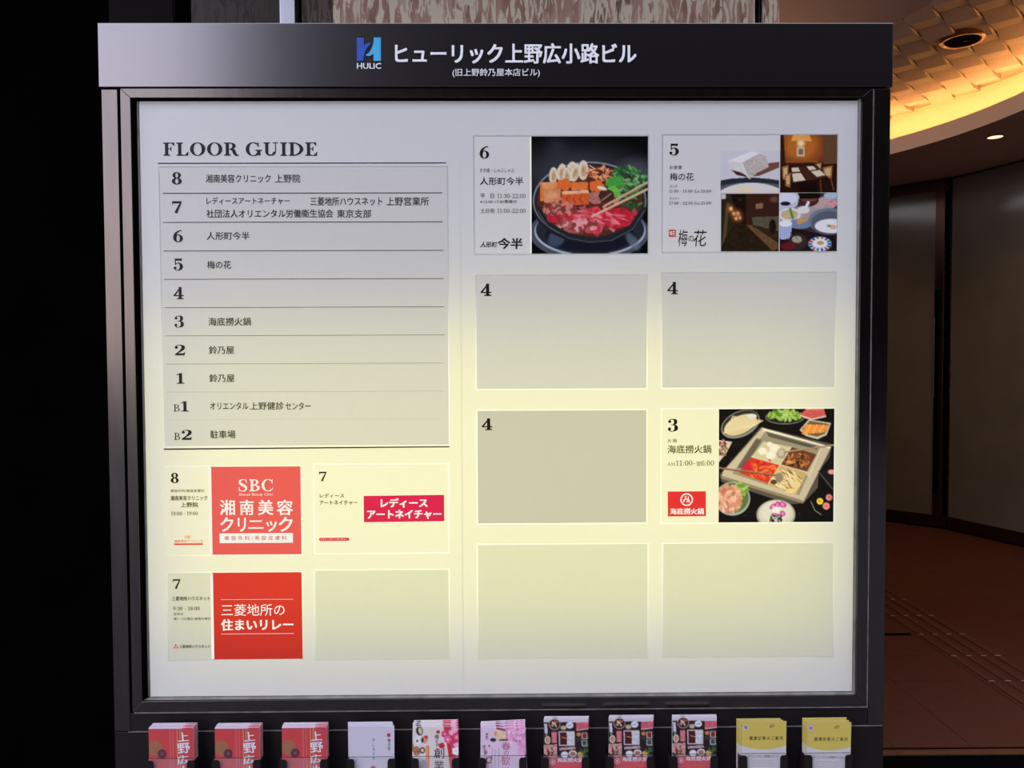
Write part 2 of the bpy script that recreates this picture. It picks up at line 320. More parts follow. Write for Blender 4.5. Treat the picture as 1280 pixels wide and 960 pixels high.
    G['4'] = (0.58, bx(0.36-b/2, 0.36+b/2, 0.01, h)+foot(0.36, sw+0.04, 0)+bx(0.02, 0.54, 0.17, 0.17+t*1.5)+[[(0.02, 0.17), (0.02, 0.17+t*1.5), (0.36, 0.70), (0.36, 0.60), (0.085, 0.17)]])
    G['5'] = (0.54, bx(0.10, 0.44, h-b*0.85, h)+[[(0.44, h), (0.36, h-b*0.85), (0.44, h-b*0.85-0.04), (0.475, h)]]+bx(0.10, 0.10+t*1.2, 0.33, h)+stroke([(0.11, 0.36, t), (0.22, 0.425, t), (0.36, 0.40, b*0.7), (0.43, 0.23, b*1.2), (0.36, 0.06, b*0.7), (0.24, 0.015, t), (0.13, 0.04, t), (0.08, 0.14, b*0.7)])+dot(0.11, 0.15, b*0.52))
    G['6'] = (0.56, ringg(0.28, 0.225, 0.235, 0.235, b*1.05, t)+stroke([(0.46, 0.685, t*1.3), (0.32, 0.65, t*1.6), (0.16, 0.50, b*0.8), (0.105, 0.30, b), (0.11, 0.2, b)]))
    G['7'] = (0.54, [[(0.06, h-b*0.9), (0.06, h), (0.50, h), (0.50, h-t), (0.47, h-b*0.9)]]+bx(0.05, 0.05+t, h-0.2, h)+stroke([(0.485, h-0.03, t), (0.38, 0.42, b*0.7), (0.28, 0.18, b*0.85), (0.22, 0.0, b*1.0)]))
    G['8'] = (0.56, ringg(0.28, 0.525, 0.205, 0.185, b*0.95, t*1.1)+ringg(0.28, 0.185, 0.24, 0.197, b*1.1, t*1.1))
    g9 = [[(0.56-x, 0.70-y) for x, y in p] for p in G['6'][1]]; G['9'] = (0.56, g9)
    G[':'] = (0.24, dot(0.12, 0.08, 0.05)+dot(0.12, 0.42, 0.05)); G['.'] = (0.24, dot(0.12, 0.05, 0.05))
    G['-'] = (0.40, bx(0.06, 0.34, 0.24, 0.24+max(t*1.3, 0.045))); G[' '] = (0.26, [])
    G['/'] = (0.3, stroke([(0.02, -0.05, 0.04), (0.28, 0.75, 0.04)], 1))
    G['('] = (0.3, stroke([(0.26, 0.78, 0.03), (0.12, 0.35, 0.07), (0.26, -0.1, 0.03)])); G[')'] = (0.3, stroke([(0.04, 0.78, 0.03), (0.18, 0.35, 0.07), (0.04, -0.1, 0.03)]))
    G['o'] = (0.48, ringg(0.24, 0.24, 0.2, 0.24, b, t))
    return G
_sg = {}
def serif_mesh(s, b):
    if b not in _sg: _sg[b] = serif_glyphs(b)
    v, f, x = [], [], 0.0
    for ch in s:
        wd, polys = _sg[b][ch]
        for k, p in enumerate(polys):
            n = len(v); v += [(x+q[0], q[1], 2e-6*k) for q in p]; f.append(tuple(range(n, n+len(p))))
        x += wd+0.02
    return np.array(v), f
class Print:
    """flat print collected per (name, material) and linked as one mesh under its plate"""
    def __init__(s, parent, Y): s.parent, s.Y, s.d, s.n = parent, Y, {}, 0
    def _put(s, name, mat, vs, fs, lift=0.0):
        mb = s.d.setdefault((name, mat, s.n), MB()); mb.add([(q[0], s.Y-0.0004-lift-(q[2] if len(q) > 2 else 0), q[1]) for q in vs], fs)
    def text(s, string, x0, y0, x1, y1, mat='ink', name='lettering', face='font', b=0.12, thin=0.0, bold=0.0, lift=0.0, rot=0, skew=0):
        v, f = serif_mesh(string, b) if face == 'serif' else font_mesh(string, thin, bold)
        v = v.copy()
        if rot: a = math.radians(rot); v[:, :2] = v[:, :2] @ np.array([[math.cos(a), math.sin(a)], [-math.sin(a), math.cos(a)]])
        if skew: v[:, 0] += skew*v[:, 1]
        s.n += 1
        lo, hi = v.min(0), v.max(0); u = (v-lo)/(hi-lo+1e-9); u[:, 2] = v[:, 2]
        xa, za = at(x0, y1, s.Y); xb, _ = at(x1, y1, s.Y); xd, zd = at(x0, y0, s.Y)
        _, zr = at(x1, y1, s.Y)
        s._put(name, mat, [(xa+(xb-xa)*p[0]+(xd-xa)*0*p[1], za+(zd-za)*p[1], p[2]) for p in u], f, lift)
    def poly(s, pts, mat, name='lettering', lift=0.0, keep=False):
        s.n += not keep
        s._put(name, mat, [at(px, py, s.Y) for px, py in pts], [tuple(range(len(pts)))], lift)
    def rect(s, x0, y0, x1, y1, mat, name='lettering', lift=0.0):
        s.n += 1
        xa, zb = at(x0, y1, s.Y); xb, za = at(x1, y0, s.Y)
        s._put(name, mat, [(xa, zb), (xb, zb), (xb, za), (xa, za)], [(0, 1, 2, 3)], lift)
    def polys(s, polys, fx, mat, name='lettering', lift=0.0):
        s.n += 1
        for p in polys: s.poly([fx(q) for q in p], mat, name, lift, keep=True)
    def done(s):
        out = {}
        for (name, mat, _), mb in s.d.items():
            me = bpy.data.meshes.new(name); me.from_pydata(mb.v, [], mb.f)
            out[(name, mat, _)] = link(name, me, M[mat], s.parent)
        return out

# ---------------------------------------------------------------- painter for the printed photographs
def vnoise(H, W, cell):
    g = rng.random((int(H/cell)+3, int(W/cell)+3)); y, x = np.mgrid[0:H, 0:W]/cell
    yi, xi = y.astype(int), x.astype(int); fy, fx = y-yi, x-xi
    fy, fx = fy*fy*(3-2*fy), fx*fx*(3-2*fx)
    return (g[yi, xi]*(1-fx)+g[yi, xi+1]*fx)*(1-fy)+(g[yi+1, xi]*(1-fx)+g[yi+1, xi+1]*fx)*fy
class Canvas:
    def __init__(s, W, H, view, bg):
        s.ss = 2; s.W, s.H = W*2, H*2; s.view = view
        s.a = np.empty((s.H, s.W, 3)); s.a[:] = bg
        x0, y0, x1, y1 = view; s.k = s.W/(x1-x0)
        yy, xx = np.mgrid[0:s.H, 0:s.W]; s.X = x0+(xx+0.5)/s.W*(x1-x0); s.Y = y0+(yy+0.5)/s.H*(y1-y0)
        s.n = [vnoise(s.H, s.W, c)*2-1 for c in (3, 7, 16)]
    def blend(s, m, c, alpha=1.0, nz=0.0, nk=0):
        m = np.clip(m, 0, 1)*alpha
        col = np.asarray(c, float)*(1+nz*s.n[nk][..., None]) if nz else np.asarray(c, float)
        s.a = s.a*(1-m[..., None])+col*m[..., None]
    def ell(s, cx, cy, rx, ry, c, rot=0, alpha=1, soft=0, nz=0, nk=0, top=None):
        a = math.radians(rot); dx, dy = s.X-cx, s.Y-cy
        u, v = (dx*math.cos(a)+dy*math.sin(a))/rx, (-dx*math.sin(a)+dy*math.cos(a))/ry
        d = (1-np.sqrt(u*u+v*v))*min(rx, ry)*s.k
        m = np.clip(d/(1+soft)+0.5, 0, 1)
        if top is not None: m = m*(s.Y < top)
        s.blend(m, c, alpha, nz, nk)
    def poly(s, pts, c, alpha=1, nz=0, nk=0, shade=None):
        ins = np.zeros((s.H, s.W), bool); n = len(pts)
        for i in range(n):
            (x1, y1), (x2, y2) = pts[i], pts[(i+1) % n]
            if y1 == y2: continue
            ins ^= ((y1 > s.Y) != (y2 > s.Y)) & (s.X < (x2-x1)*(s.Y-y1)/(y2-y1)+x1)
        s.blend(ins.astype(float), c, alpha, nz, nk)
    def line(s, pts, wd, c, alpha=1):
        for (x1, y1), (x2, y2) in zip(pts[:-1], pts[1:]):
            L = (x2-x1)**2+(y2-y1)**2+1e-9; t = np.clip(((s.X-x1)*(x2-x1)+(s.Y-y1)*(y2-y1))/L, 0, 1)
            d = np.hypot(s.X-x1-t*(x2-x1), s.Y-y1-t*(y2-y1)); s.blend(np.clip((wd/2-d)*s.k+0.5, 0, 1), c, alpha)
    def scatter(s, n, region, rx, ry, cols, rot=None, alpha=0.9):
        cx, cy, ax, ay = region
        for _ in range(n):
            r, a = math.sqrt(rng.random()), rng.random()*6.283
            s.ell(cx+ax*r*math.cos(a), cy+ay*r*math.sin(a), rx*(0.6+0.8*rng.random()), ry*(0.6+0.8*rng.random()), cols[rng.integers(len(cols))], rng.random()*180 if rot is None else rot+rng.normal()*18, alpha)
    def down(s): return np.clip(s.a.reshape(s.H//2, 2, s.W//2, 2, 3).mean((1, 3)), 0, 255)
def print_mesh(name, arr, quad, Y, mat, parent):
    """grid carrying the printed picture as a colour attribute; quad = (x0, z0, x1, z1)"""
    H, W = arr.shape[:2]; x0, z0, x1, z1 = quad
    xs = np.linspace(x0, x1, W+1); zs = np.linspace(z1, z0, H+1)
    V = np.empty(((H+1)*(W+1), 3)); V[:, 0] = np.tile(xs, H+1); V[:, 1] = Y; V[:, 2] = np.repeat(zs, W+1)
    i, j = np.mgrid[0:H, 0:W]; k = (i*(W+1)+j).ravel()
    Fc = np.stack([k, k+W+1, k+W+2, k+1], 1)
    me = bpy.data.meshes.new(name); me.vertices.add(len(V)); me.vertices.foreach_set('co', V.ravel())
    me.loops.add(Fc.size); me.loops.foreach_set('vertex_index', Fc.ravel().astype(np.int32))
    me.polygons.add(len(Fc)); me.polygons.foreach_set('loop_start', np.arange(0, Fc.size, 4, dtype=np.int32))
    me.update(calc_edges=True)
    p = np.pad(arr, ((0, 1), (0, 1), (0, 0)), mode='edge')
    c = np.ones((len(V), 4)); c[:, :3] = lin(p.reshape(-1, 3))
    at_ = me.color_attributes.new('print', 'FLOAT_COLOR', 'POINT'); at_.data.foreach_set('color', c.ravel().astype(np.float32))
    o = link(name, me, mat, parent); return o
# ================================================================ SETTING
# ---- street side: pavement in front, unseen dark building front added to shade the header
tag(MB().box(-90, 90, -90, 1.09, -0.10, -0.002).build('ground', M['paving']), 'grey paved pavement in front of the entrance', 'pavement', kind='structure')
fac = tag(MB().box(-4.9, 45, -12.5, -11.6, 0.0, 14).build('wall_street_added', M['facade']), 'added dark building front across the street, shading the header', 'wall', kind='structure')
# ---- floor: red-brown granite tiles, recessed joints
floor = tag(MB().box(-2.2, 6.2, 1.20, 7.3, -0.06, -0.004).build('floor', M['gap']), 'dark reddish brown granite lobby floor', 'floor', kind='structure')
TS = 0.302; X0, Y0 = 1.795-TS, 1.262
tile_me = None; bars_me = None
for i in range(-3, 11):
    for j in range(15):
        x, y = X0+i*TS, Y0+j*TS
        if math.hypot(x+0.15-CX, y+0.15-CY) > 3.62: continue
        if i == 2:
            continue
        if tile_me is None:
            q = MB().box(0.0012, TS-0.0012, 0.0012, TS-0.0012, -0.03, 0).build('floor_tile', M['floor_tile'], floor); tile_me = q.data
        else: q = link('floor_tile', tile_me, None, floor)
        q.location = (x, y, -0.0005*rng.random())
# tactile guide strip running away from the threshold: blocks with four raised bars, a steel stud at each bar end
for j in range(13):
    y = 1.255+j*TS
    if y+TS > 5.6: break
    if bars_me is None:
        q = MB().box(0.0012, TS-0.0012, 0.0012, TS-0.0012, -0.03, 0).build('guide_block', M['floor_tile'], floor); blk_me = q.data
        mb = MB()
        for c in (0.022, 0.098, 0.174, 0.245): mb.box(c, c+0.034, 0.004, 0.292, 0, 0.005)
        q.location = (2.210, y, 0); bq = mb.build('guide_bar', M['guide_bar'], q, bevel=0.0015); bars_me = bq.data
        sm = MB()
        for c in (0.024, 0.100, 0.176, 0.247): sm.box(c, c+0.026, 0.289, 0.297, 0, 0.0065)
        sq = sm.build('steel_stud', M['stud'], q, bevel=0.001); stud_me = sq.data
    else:
        q = link('guide_block', blk_me, None, floor); q.location = (2.210, y, 0)
        link('guide_bar', bars_me, None, q); link('steel_stud', stud_me, None, q)
MB().box(2.0965, 2.2085, 1.262, 5.4, -0.03, -0.0005).build('border_strip', M['floor_tile'], floor)
MB().box(2.05, 2.20, 2.455, 2.485, -0.001, 0.0012).build('drain_slot', M['gap'], floor)
thr = tag(MB().box(0.7, 4.4, 1.20, 1.235, -0.01, 0.006).build('trim_1', M['threshold'], bevel=0.002), 'bronze threshold bar along the lobby floor edge', 'threshold', kind='structure')
MB().box(0.7, 5.4, 1.09, 1.199, -0.01, 0.0).build('threshold_groove', M['gap'], thr)
# ---- wall behind the board: black and brown stone on the left, veined marble to the right
WY = 0.35
wb = tag(empty('wall_back', (0, WY, 0)), 'stone clad wall behind the directory board, black at left and pink veined marble at right', 'wall', kind='structure')
def wx(px): return at(px, 13, WY)[0]
def wall_piece(name, x0, x1, mat, proud=0.0, z0=0.0, z1=3.06, bev=0.0):
    o = MB().box(x0, x1, -proud, 0.05, z0, z1).build(name, M[mat], wb, bevel=bev); return o
wall_piece('stone_panel', -6.0, wx(-40)-0.002, 'black_wall'); wall_piece('stone_panel', wx(-40), wx(136)-0.003, 'black_wall')
wall_piece('stone_panel', wx(136), wx(217)-0.003, 'dark_wall'); wall_piece('stone_panel', wx(217), wx(239)-0.003, 'black_wall', -0.01)
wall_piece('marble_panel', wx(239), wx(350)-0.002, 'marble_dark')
wall_piece('steel_strip', wx(351.5), wx(370.2), 'steel', 0.012, bev=0.001)
wall_piece('dark_reveal', wx(370.6), wx(377), 'gap', -0.02)
wall_piece('marble_panel', wx(377), wx(416)-0.001, 'marble_brown')
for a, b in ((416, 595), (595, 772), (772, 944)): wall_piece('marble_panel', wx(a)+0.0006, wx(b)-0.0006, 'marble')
wall_piece('dark_reveal', wx(944), wx(947.5), 'gap', -0.01); wall_piece('steel_strip', wx(947.5), wx(949.5), 'edge', 0.004); wall_piece('dark_reveal', wx(949.5), wx(953), 'gap', -0.01)
wall_piece('end_post', wx(953.5), wx(973), 'marble', 0.006)
wl = tag(MB().box(wx(973)-0.05, wx(973)-0.001, WY+0.052, 7.2, 0, 3.05).build('wall_left', M['dark_wall']), 'dark brown stone wall running back beside the lobby', 'wall', kind='structure')
# ---- ceiling: brown near part, ring soffit, lit lip, raised dome of checkered tiles
near = [(wx(973)-0.06, -0.25), (6.0, -0.25), (4.4, 0.25), (3.1, 0.55), (2.45, 0.90), (2.12, 1.23), (1.96, 1.50), (1.886, 1.742), (1.851, 1.874), (1.82, 2.007), (1.785, 2.25), (1.77, 2.6), (1.78, 3.1), (1.80, 3.9), (1.85, 5.0), (1.9, 7.2), (wx(973)-0.06, 7.2)]
ceil = tag(MB().prism(near, ZS, ZS+0.02).build('ceiling', M['ceiling']), 'plain brown painted ceiling above the lobby entrance', 'ceiling', kind='structure')
tag(MB().box(-6, wx(973)-0.062, -0.25, 1.5, ZS, ZS+0.06).build('ceiling_2', M['ceiling']), 'dark ceiling above the stone wall', 'ceiling', kind='structure')
mb = MB(); ring_sector(mb, RL+0.016, RW+0.06, ZS, ZS+0.03, -62, 82, 72)
sof = tag(mb.build('trim_2', M['ceiling']), 'curved dark brown soffit ring along the glass wall', 'soffit', kind='structure')
mb = MB(); ring_sector(mb, RL, RL+0.014, ZS-0.002, ZS+0.112, -60, 80, 84)
tag(mb.build('trim_3', M['lip']), 'curved tan cove lip below the glowing ceiling edge', 'cove', kind='structure')
dome = tag(MB().box(1.0, 5.6, -0.24, 7.2, ZC+0.03, ZC+0.08).build('ceiling_3', M['tile']), 'raised ceiling of checkered tilted plaster tiles lit from a cove', 'ceiling', kind='structure')
mb = MB(); ring_sector(mb, 2.80, 2.83, ZS+0.032, ZC+0.028, -62, 82, 60)
tag(mb.build('trim_4', M['lip']), 'curved cove wall behind the lit lip', 'cove', kind='structure')
S = 0.1655; hS = S*0.5; tm = {}
r2 = math.sqrt(2)
sT, tT = 4.31, -0.362                        # a grid corner seen in the photograph, along and across the diagonal
for i in range(-16, 10):
    for j in range(-9, 9):
        s_, t_ = sT+(i+0.5)*0.1625, tT+(j+0.5)*S
        x, y = (s_+t_)/r2, (s_-t_)/r2
        d = math.hypot(x-CX, y-CY)
        if d > 2.67 or x < 1.72 or y < 1.35 or y > 5.2: continue
        key = (i+j) % 2
        if key not in tm:
            hh = 0.0785
            v = [(-hh, -hh), (hh, -hh), (hh, hh), (-hh, hh)]
            dz = [0.001, 0.001, 0.030, 0.030] if key else [0.018, 0.018, 0.006, 0.006]
            mb = MB().add([(a, b, -k) for (a, b), k in zip(v, dz)]+[(a, b, 0.028) for a, b in v],
                          [(0, 3, 2, 1), (4, 5, 6, 7), (0, 1, 5, 4), (1, 2, 6, 5), (2, 3, 7, 6), (3, 0, 4, 7)])
            q = mb.build('ceiling_tile', M['tile'], dome, bevel=0.0012); tm[key] = q.data
        else: q = link('ceiling_tile', tm[key], None, dome)
        q.location = (x, y, ZC); q.rotation_euler = (0, 0, math.radians(-45) if key else math.radians(-45))
# round recessed fitting in the tiles (unlit) and the small lit downlight in the soffit
v, f = lathe([(0.092, 0.02), (0.096, -0.010), (0.104, -0.022), (0.116, -0.022), (0.122, -0.016), (0.122, 0.02)])
can = tag(empty('ceiling_spotlight', (2.775, 3.045, ZC-0.014)), 'large round unlit recessed light with a brass ring in the tiled ceiling', 'ceiling light')
MB().add(v, f).build('trim_ring', M['brass'], can)
MB().add(*lathe([(0.0005, -0.0145), (0.05, -0.016), (0.095, -0.0185)])).build('reflector', M['dark_lens'], can)
dl = tag(empty('downlight', (3.469, 3.805, ZS)), 'small round lit downlight in the dark soffit', 'ceiling light')
MB().add(*lathe([(0.050, 0.0), (0.050, -0.004), (0.054, -0.005), (0.057, -0.001), (0.057, 0.0)])).build('trim_ring', M['gap'], dl)
MB().add(*lathe([(0.0005, -0.003), (0.03, -0.003), (0.0495, -0.002)])).build('lens', M['lit_lens'], dl)
for k, (lx, ly) in enumerate([(3.469, 3.805), (3.28, 1.45), (3.75, 2.62), (2.55, 5.15)]):
    # further lamps added out of view on the ring to brighten the lobby
    if k:
        d2 = dl.copy(); COL.objects.link(d2); d2.location = (lx, ly, ZS)
        for ch in list(dl.children):
            c2 = ch.copy(); COL.objects.link(c2); c2.parent = d2
        d2['label'] = ['', 'added small downlight of the soffit ring above the threshold, right of the picture', 'added unseen downlight of the soffit ring, next towards the street', 'added small downlight of the soffit ring hidden behind the board'][k]
    else: d2 = dl
l = bpy.data.lights.new('downlight_beam', 'SPOT'); l.energy = 14; l.spot_size = 2.3; l.spot_blend = 0.8; l.color = (1, 0.70, 0.43); l.shadow_soft_size = 0.05
for lx, ly in [(3.469, 3.805), (3.28, 1.45), (3.75, 2.62), (2.55, 5.15)]:  # first beam belongs to the lit downlight, the others to added lamps
    lo = bpy.data.objects.new('downlight_beam', l); COL.objects.link(lo); lo.location = (lx, ly, ZS-0.02)
# ---- dark glass screens round the lobby, bronze bottom rail and posts
def gwall(name, P, Q, transom, label, jamb):
    ang = math.atan2(Q[1]-P[1], Q[0]-P[0]); L = math.hypot(Q[0]-P[0], Q[1]-P[1])
    g = tag(empty(name, (P[0], P[1], 0), ang), label, 'glass screen', kind='structure')
    top = ZS-0.004
    MB().box(0.0, L, 0.0, 0.045, 0.012, 0.115).build('bottom_rail', M['bronze_trim'], g, bevel=0.003)
    MB().box(0.0, L, 0.012, 0.04, 0.0, 0.012).build('floor_gap', M['gap'], g)
    if transom: MB().box(0.0, L, 0.0, 0.045, top-0.10, top).build('top_rail', M['bronze_trim'], g, bevel=0.003)
    t1 = top-0.10 if transom else top-0.012
    x1 = L-0.012
    if jamb:
        MB().box(L-0.105, L-0.030, -0.006, 0.045, 0.115, top).build('door_stile', M['bronze_trim'], g, bevel=0.004); x1 = L-0.108
        MB().box(L-0.100, L-0.060, -0.014, -0.007, 0.30, 2.10).build('weather_seal', M['gap'], g)
        MB().box(L-0.104, L-0.099, -0.02, -0.008, 1.15, 1.86).build('door_handle', M['steel'], g, bevel=0.002)
    MB().box(0.006, x1, 0.016, 0.024, 0.112, t1).build('pane', M['glass'], g)
    MB().box(L-0.028, L-0.004, 0.008, 0.05, 0.0, top).build('joint_gap', M['gap'], g)
    return g
gwall('window_1', (2.70, 6.10), (3.845, 5.005), True, 'left dark frosted glass screen with a bronze top rail, beside the board', True)
g2 = gwall('window_2', (3.85, 4.995), (4.29, 3.80), False, 'tall dark frosted glass screen at the right edge of the picture', False)
MB().box(0.0, 0.004, 0.005, 0.03, 0.115, 3.05).build('glass_edge', M['edge'], g2)
gwall('window_3', (4.295, 3.79), (4.36, 2.60), False, 'third dark glass screen towards the street', False)
gwall('window_4', (4.36, 2.59), (4.05, 1.30), False, 'nearest dark glass screen beside the threshold', False)
tag(MB().prism([(4.06, 1.29), (6.0, -0.2), (6.0, -0.1), (4.12, 1.35)], 0, 3.05).build('wall_right', M['dark_wall']), 'dark stone wall closing the lobby on the right', 'wall', kind='structure')
tag(MB().prism([(-2, 7.15), (6, 7.15), (6, 7.25), (-2, 7.25)], -0.05, 3.5).build('wall_far', M['dark_wall']), 'dark wall at the back of the lobby', 'wall', kind='structure')
tag(MB().prism([(5.0, -0.05), (5.05, -0.05), (5.65, 7.25), (5.6, 7.25)], -0.05, 3.5).build('wall_outer', M['dark_wall']), 'dark wall behind the glass screens', 'wall', kind='structure')
tag(MB().box(-6, 6, -0.30, -0.252, ZS, 4.2).build('wall_fascia', M['dark_wall']), 'dark fascia above the entrance', 'wall', kind='structure')

# warm wall lamp added unseen behind the board to brighten the brown ceiling
wlx = wx(973)-0.001
sc_ = tag(empty('added_wall_lamp', (wlx, 2.70, 1.66)), 'added unseen bronze wall lamp washing the brown ceiling, behind the directory board', 'wall lamp')
MB().box(0.0, 0.012, -0.06, 0.06, -0.10, 0.08).build('back_plate', M['bronze_trim'], sc_, bevel=0.002)
MB().add(*lathe([(0.030, -0.09), (0.045, -0.08), (0.055, 0.06), (0.051, 0.06), (0.042, -0.07), (0.0005, -0.075)], 28)).build('cup', M['bronze_trim'], sc_).location = (0.069, 0, 0)
l = bpy.data.lights.new('added_wall_lamp_beam', 'SPOT'); l.energy = 30; l.spot_size = 2.4; l.spot_blend = 0.9; l.color = (1, 0.72, 0.5); l.shadow_soft_size = 0.03
lo = bpy.data.objects.new('added_wall_lamp_beam', l); COL.objects.link(lo); lo.location = (wlx+0.069, 2.70, 1.735); lo.rotation_euler = (math.pi, math.radians(-14), 0)

# ================================================================ DIRECTORY BOARD
board = tag(empty('directory_board', (0, 0, 0)), 'large backlit building floor guide in a dark bronze frame with leaflet pockets below', 'sign')
BD = 0.20
HX0, HX1, HZ0, HZ1 = -0.8485, 0.8225, 2.0745, 2.2070
PXL, PXR = -0.8455, 0.8205                  # outer faces of the posts
FX0, FX1, FZ0, FZ1 = -0.8064, 0.7828, 0.7443, 2.0733
OX0, OX1, OZ0, OZ1 = -0.7853, 0.7600, 0.7671, 2.0537
ZSEAM = at(640, 910.5, 0)[1]
MB().box(HX0, HX1, -0.004, BD, HZ0, HZ1).build('header_panel', M['bronze_header'], board, bevel=0.0012)
MB().box(PXL, FX0-0.0055, 0, BD, ZSEAM+0.001, HZ0-0.003).build('side_post', M['bronze'], board, bevel=0.0012)
MB().box(FX1+0.0035, PXR, 0, BD, ZSEAM+0.001, HZ0-0.003).build('side_post', M['bronze'], board, bevel=0.0012)
MB().box(FX0-0.0055, FX1+0.0035, 0.001, BD, ZSEAM+0.001, FZ0-0.004).build('bottom_rail', M['cabinet'], board, bevel=0.0012)
mb = MB(); mb.box(FX0-0.0055, FX0, 0.012, 0.05, FZ0-0.004, HZ0); mb.box(FX1, FX1+0.0035, 0.006, 0.05, FZ0-0.004, HZ0); mb.box(FX0, FX1, 0.012, 0.05, FZ0-0.004, FZ0); mb.box(FX0, FX1, 0.01, 0.05, FZ1, HZ0)
mb.build('door_gap', M['gap'], board)
MB().box(FX1+0.0004, FX1+0.0024, -0.0006, 0.005, FZ0-0.002, HZ0-0.004).build('worn_edge', M['edge_paint'], board)
MB().box(FX0+0.004, FX1+0.002, -0.0008, 0.005, FZ0-0.0034, FZ0-0.0012).build('worn_edge', M['edge_paint'], board)
# hinged frame: four mitred bars
def bar(name, pts, mat='bronze', y0=0.0, y1=0.006): return MB().slab(pts, y0, y1).build(name, M[mat], board, bevel=0.0008)
bar('door_frame', [(FX0, FZ0), (OX0, OZ0), (OX0, OZ1), (FX0, FZ1)]); bar('door_frame', [(OX1, OZ0), (FX1, FZ0), (FX1, FZ1), (OX1, OZ1)])
bar('door_frame', [(OX0, OZ1), (OX1, OZ1), (FX1, FZ1), (FX0, FZ1)]); bar('door_frame', [(FX0, FZ0), (FX1, FZ0), (OX1, OZ0), (OX0, OZ0)])
# reveal of the opening, sloped at the foot and on the right
VX0, VX1, VZ0, VZ1 = at(168.5, 500, PY)[0]-0.004, OX1-0.004, OZ0+0.004, OZ1-0.002
mb = MB(); mb.slab([(OX0-0.004, OZ0), (OX0+0.0005, OZ0), (OX0+0.0005, OZ1), (OX0-0.004, OZ1)], 0.006, 0.016)
mb.slab([(OX0, OZ1-0.0005), (OX1, OZ1-0.0005), (OX1, OZ1+0.004), (OX0, OZ1+0.004)], 0.006, 0.016)
mb.build('opening_reveal', M['gap'], board)
P0x = -0.7712; P1x = at(1068.5, 500, PY)[0]; P0z = at(620, 867.3, PY)[1]; P1z = at(620, 126.3, PY)[1]
MB().add([(OX0, 0.0065, OZ0), (OX1, 0.0065, OZ0), (P1x, 0.0115, P0z-0.001), (P0x, 0.0115, P0z-0.001), (OX1, 0.0065, OZ1), (P1x, 0.0115, OZ1)],
         [(0, 1, 2, 3), (1, 4, 5, 2)]).build('sloped_reveal', M['edge_paint'], board)
# light box housing behind the faces
mb = MB(); mb.box(OX0-0.01, OX1+0.01, 0.150, 0.155, OZ0-0.01, OZ1+0.01); mb.box(OX0-0.012, OX0-0.008, 0.017, 0.15, OZ0, OZ1); mb.box(OX1+0.008, OX1+0.012, 0.017, 0.15, OZ0, OZ1)
mb.box(OX0, OX1, 0.017, 0.15, OZ0-0.012, OZ0-0.008); mb.box(OX0, OX1, 0.017, 0.15, OZ1+0.008, OZ1+0.012)
mb.build('light_box_housing', M['gap'], board)
mb = MB(); mb.box(OX0+0.0006, P0x-0.0006, 0.0125, 0.014, OZ0, OZ1); mb.build('shadow_strip', M['gap'], board)
MB().box(P0x-0.0052, P0x-0.0016, 0.0095, 0.0120, P0z, P1z).build('reveal_glow_strip', M['edge_paint'], board)  # paler strip paints the panel glow caught by the reveal
# ---- plates (picture corners measured: left, top, right, bottom averaged)
def prect(x0, y0, x1, y1):
    xc, yc = (x0+x1)/2, (y0+y1)/2
    return at(x0, yc, PY)[0], at(xc, y1, PY)[1], at(x1, yc, PY)[0], at(xc, y0, PY)[1]
PL = {
 'guide': (201.3, 207.8, 561.2, 558.0), 'A': (206.0, 581.8, 377.8, 694.8), 'B': (391.8, 579.0, 561.9, 692.4), 'C': (209.0, 714.2, 379.2, 825.6),
 'D': (392.8, 711.2, 562.4, 825.2), 'E': (591.7, 169.0, 811.3, 318.6), 'F': (827.0, 167.6, 1047.0, 316.0), 'G': (594.2, 342.8, 809.6, 487.3),
 'H': (826.4, 339.8, 1044.8, 485.8), 'I': (595.6, 511.6, 809.4, 655.2), 'J': (825.6, 509.8, 1043.8, 654.4), 'K': (596.2, 679.0, 810.8, 823.7), 'L': (827.0, 677.6, 1042.4, 822.0)}
info = {
 'guide': ('floor_guide_plate', 'plate'), 'A': ('tenant_plate', 'plate_bright'), 'B': ('tenant_plate', 'plate_bright'), 'C': ('tenant_plate', 'plate_blank'),
 'D': ('tenant_plate', 'plate_blank'), 'E': ('tenant_plate', 'plate_bright'), 'F': ('tenant_plate', 'plate_bright'), 'G': ('tenant_plate', 'plate'),
 'H': ('tenant_plate', 'plate'), 'I': ('tenant_plate', 'plate_grey'), 'J': ('tenant_plate', 'plate_bright'), 'K': ('tenant_plate', 'plate_blank'), 'L': ('tenant_plate', 'plate_blank')}
R = {k: prect(*v) for k, v in PL.items()}
SEAMX = at(577.0, 500, PY)[0]
def sheet(x0, x1, keys, nm):
    xs = sorted({x0, x1} | {R[k][0] for k in keys} | {R[k][2] for k in keys}); zs = sorted({P0z, P1z} | {R[k][1] for k in keys} | {R[k][3] for k in keys})
    vi = {}; v = []; fs = []
    def vid(x, z):
        if (x, z) not in vi: vi[(x, z)] = len(v); v.append((x, PY, z))
        return vi[(x, z)]
    for a, b in zip(xs[:-1], xs[1:]):
        for c, d in zip(zs[:-1], zs[1:]):
            mx, mz = (a+b)/2, (c+d)/2
            if any(R[k][0] < mx < R[k][2] and R[k][1] < mz < R[k][3] for k in keys): continue
            fs.append((vid(a, c), vid(b, c), vid(b, d), vid(a, d)))
    me = bpy.data.meshes.new(nm); me.from_pydata(v, [], fs)
    return link(nm, me, M['face'], board)
sheet(P0x, SEAMX-0.0003, ['guide', 'A', 'B', 'C', 'D'], 'acrylic_face')
sheet(SEAMX+0.0003, P1x, ['E', 'F', 'G', 'H', 'I', 'J', 'K', 'L'], 'acrylic_face')
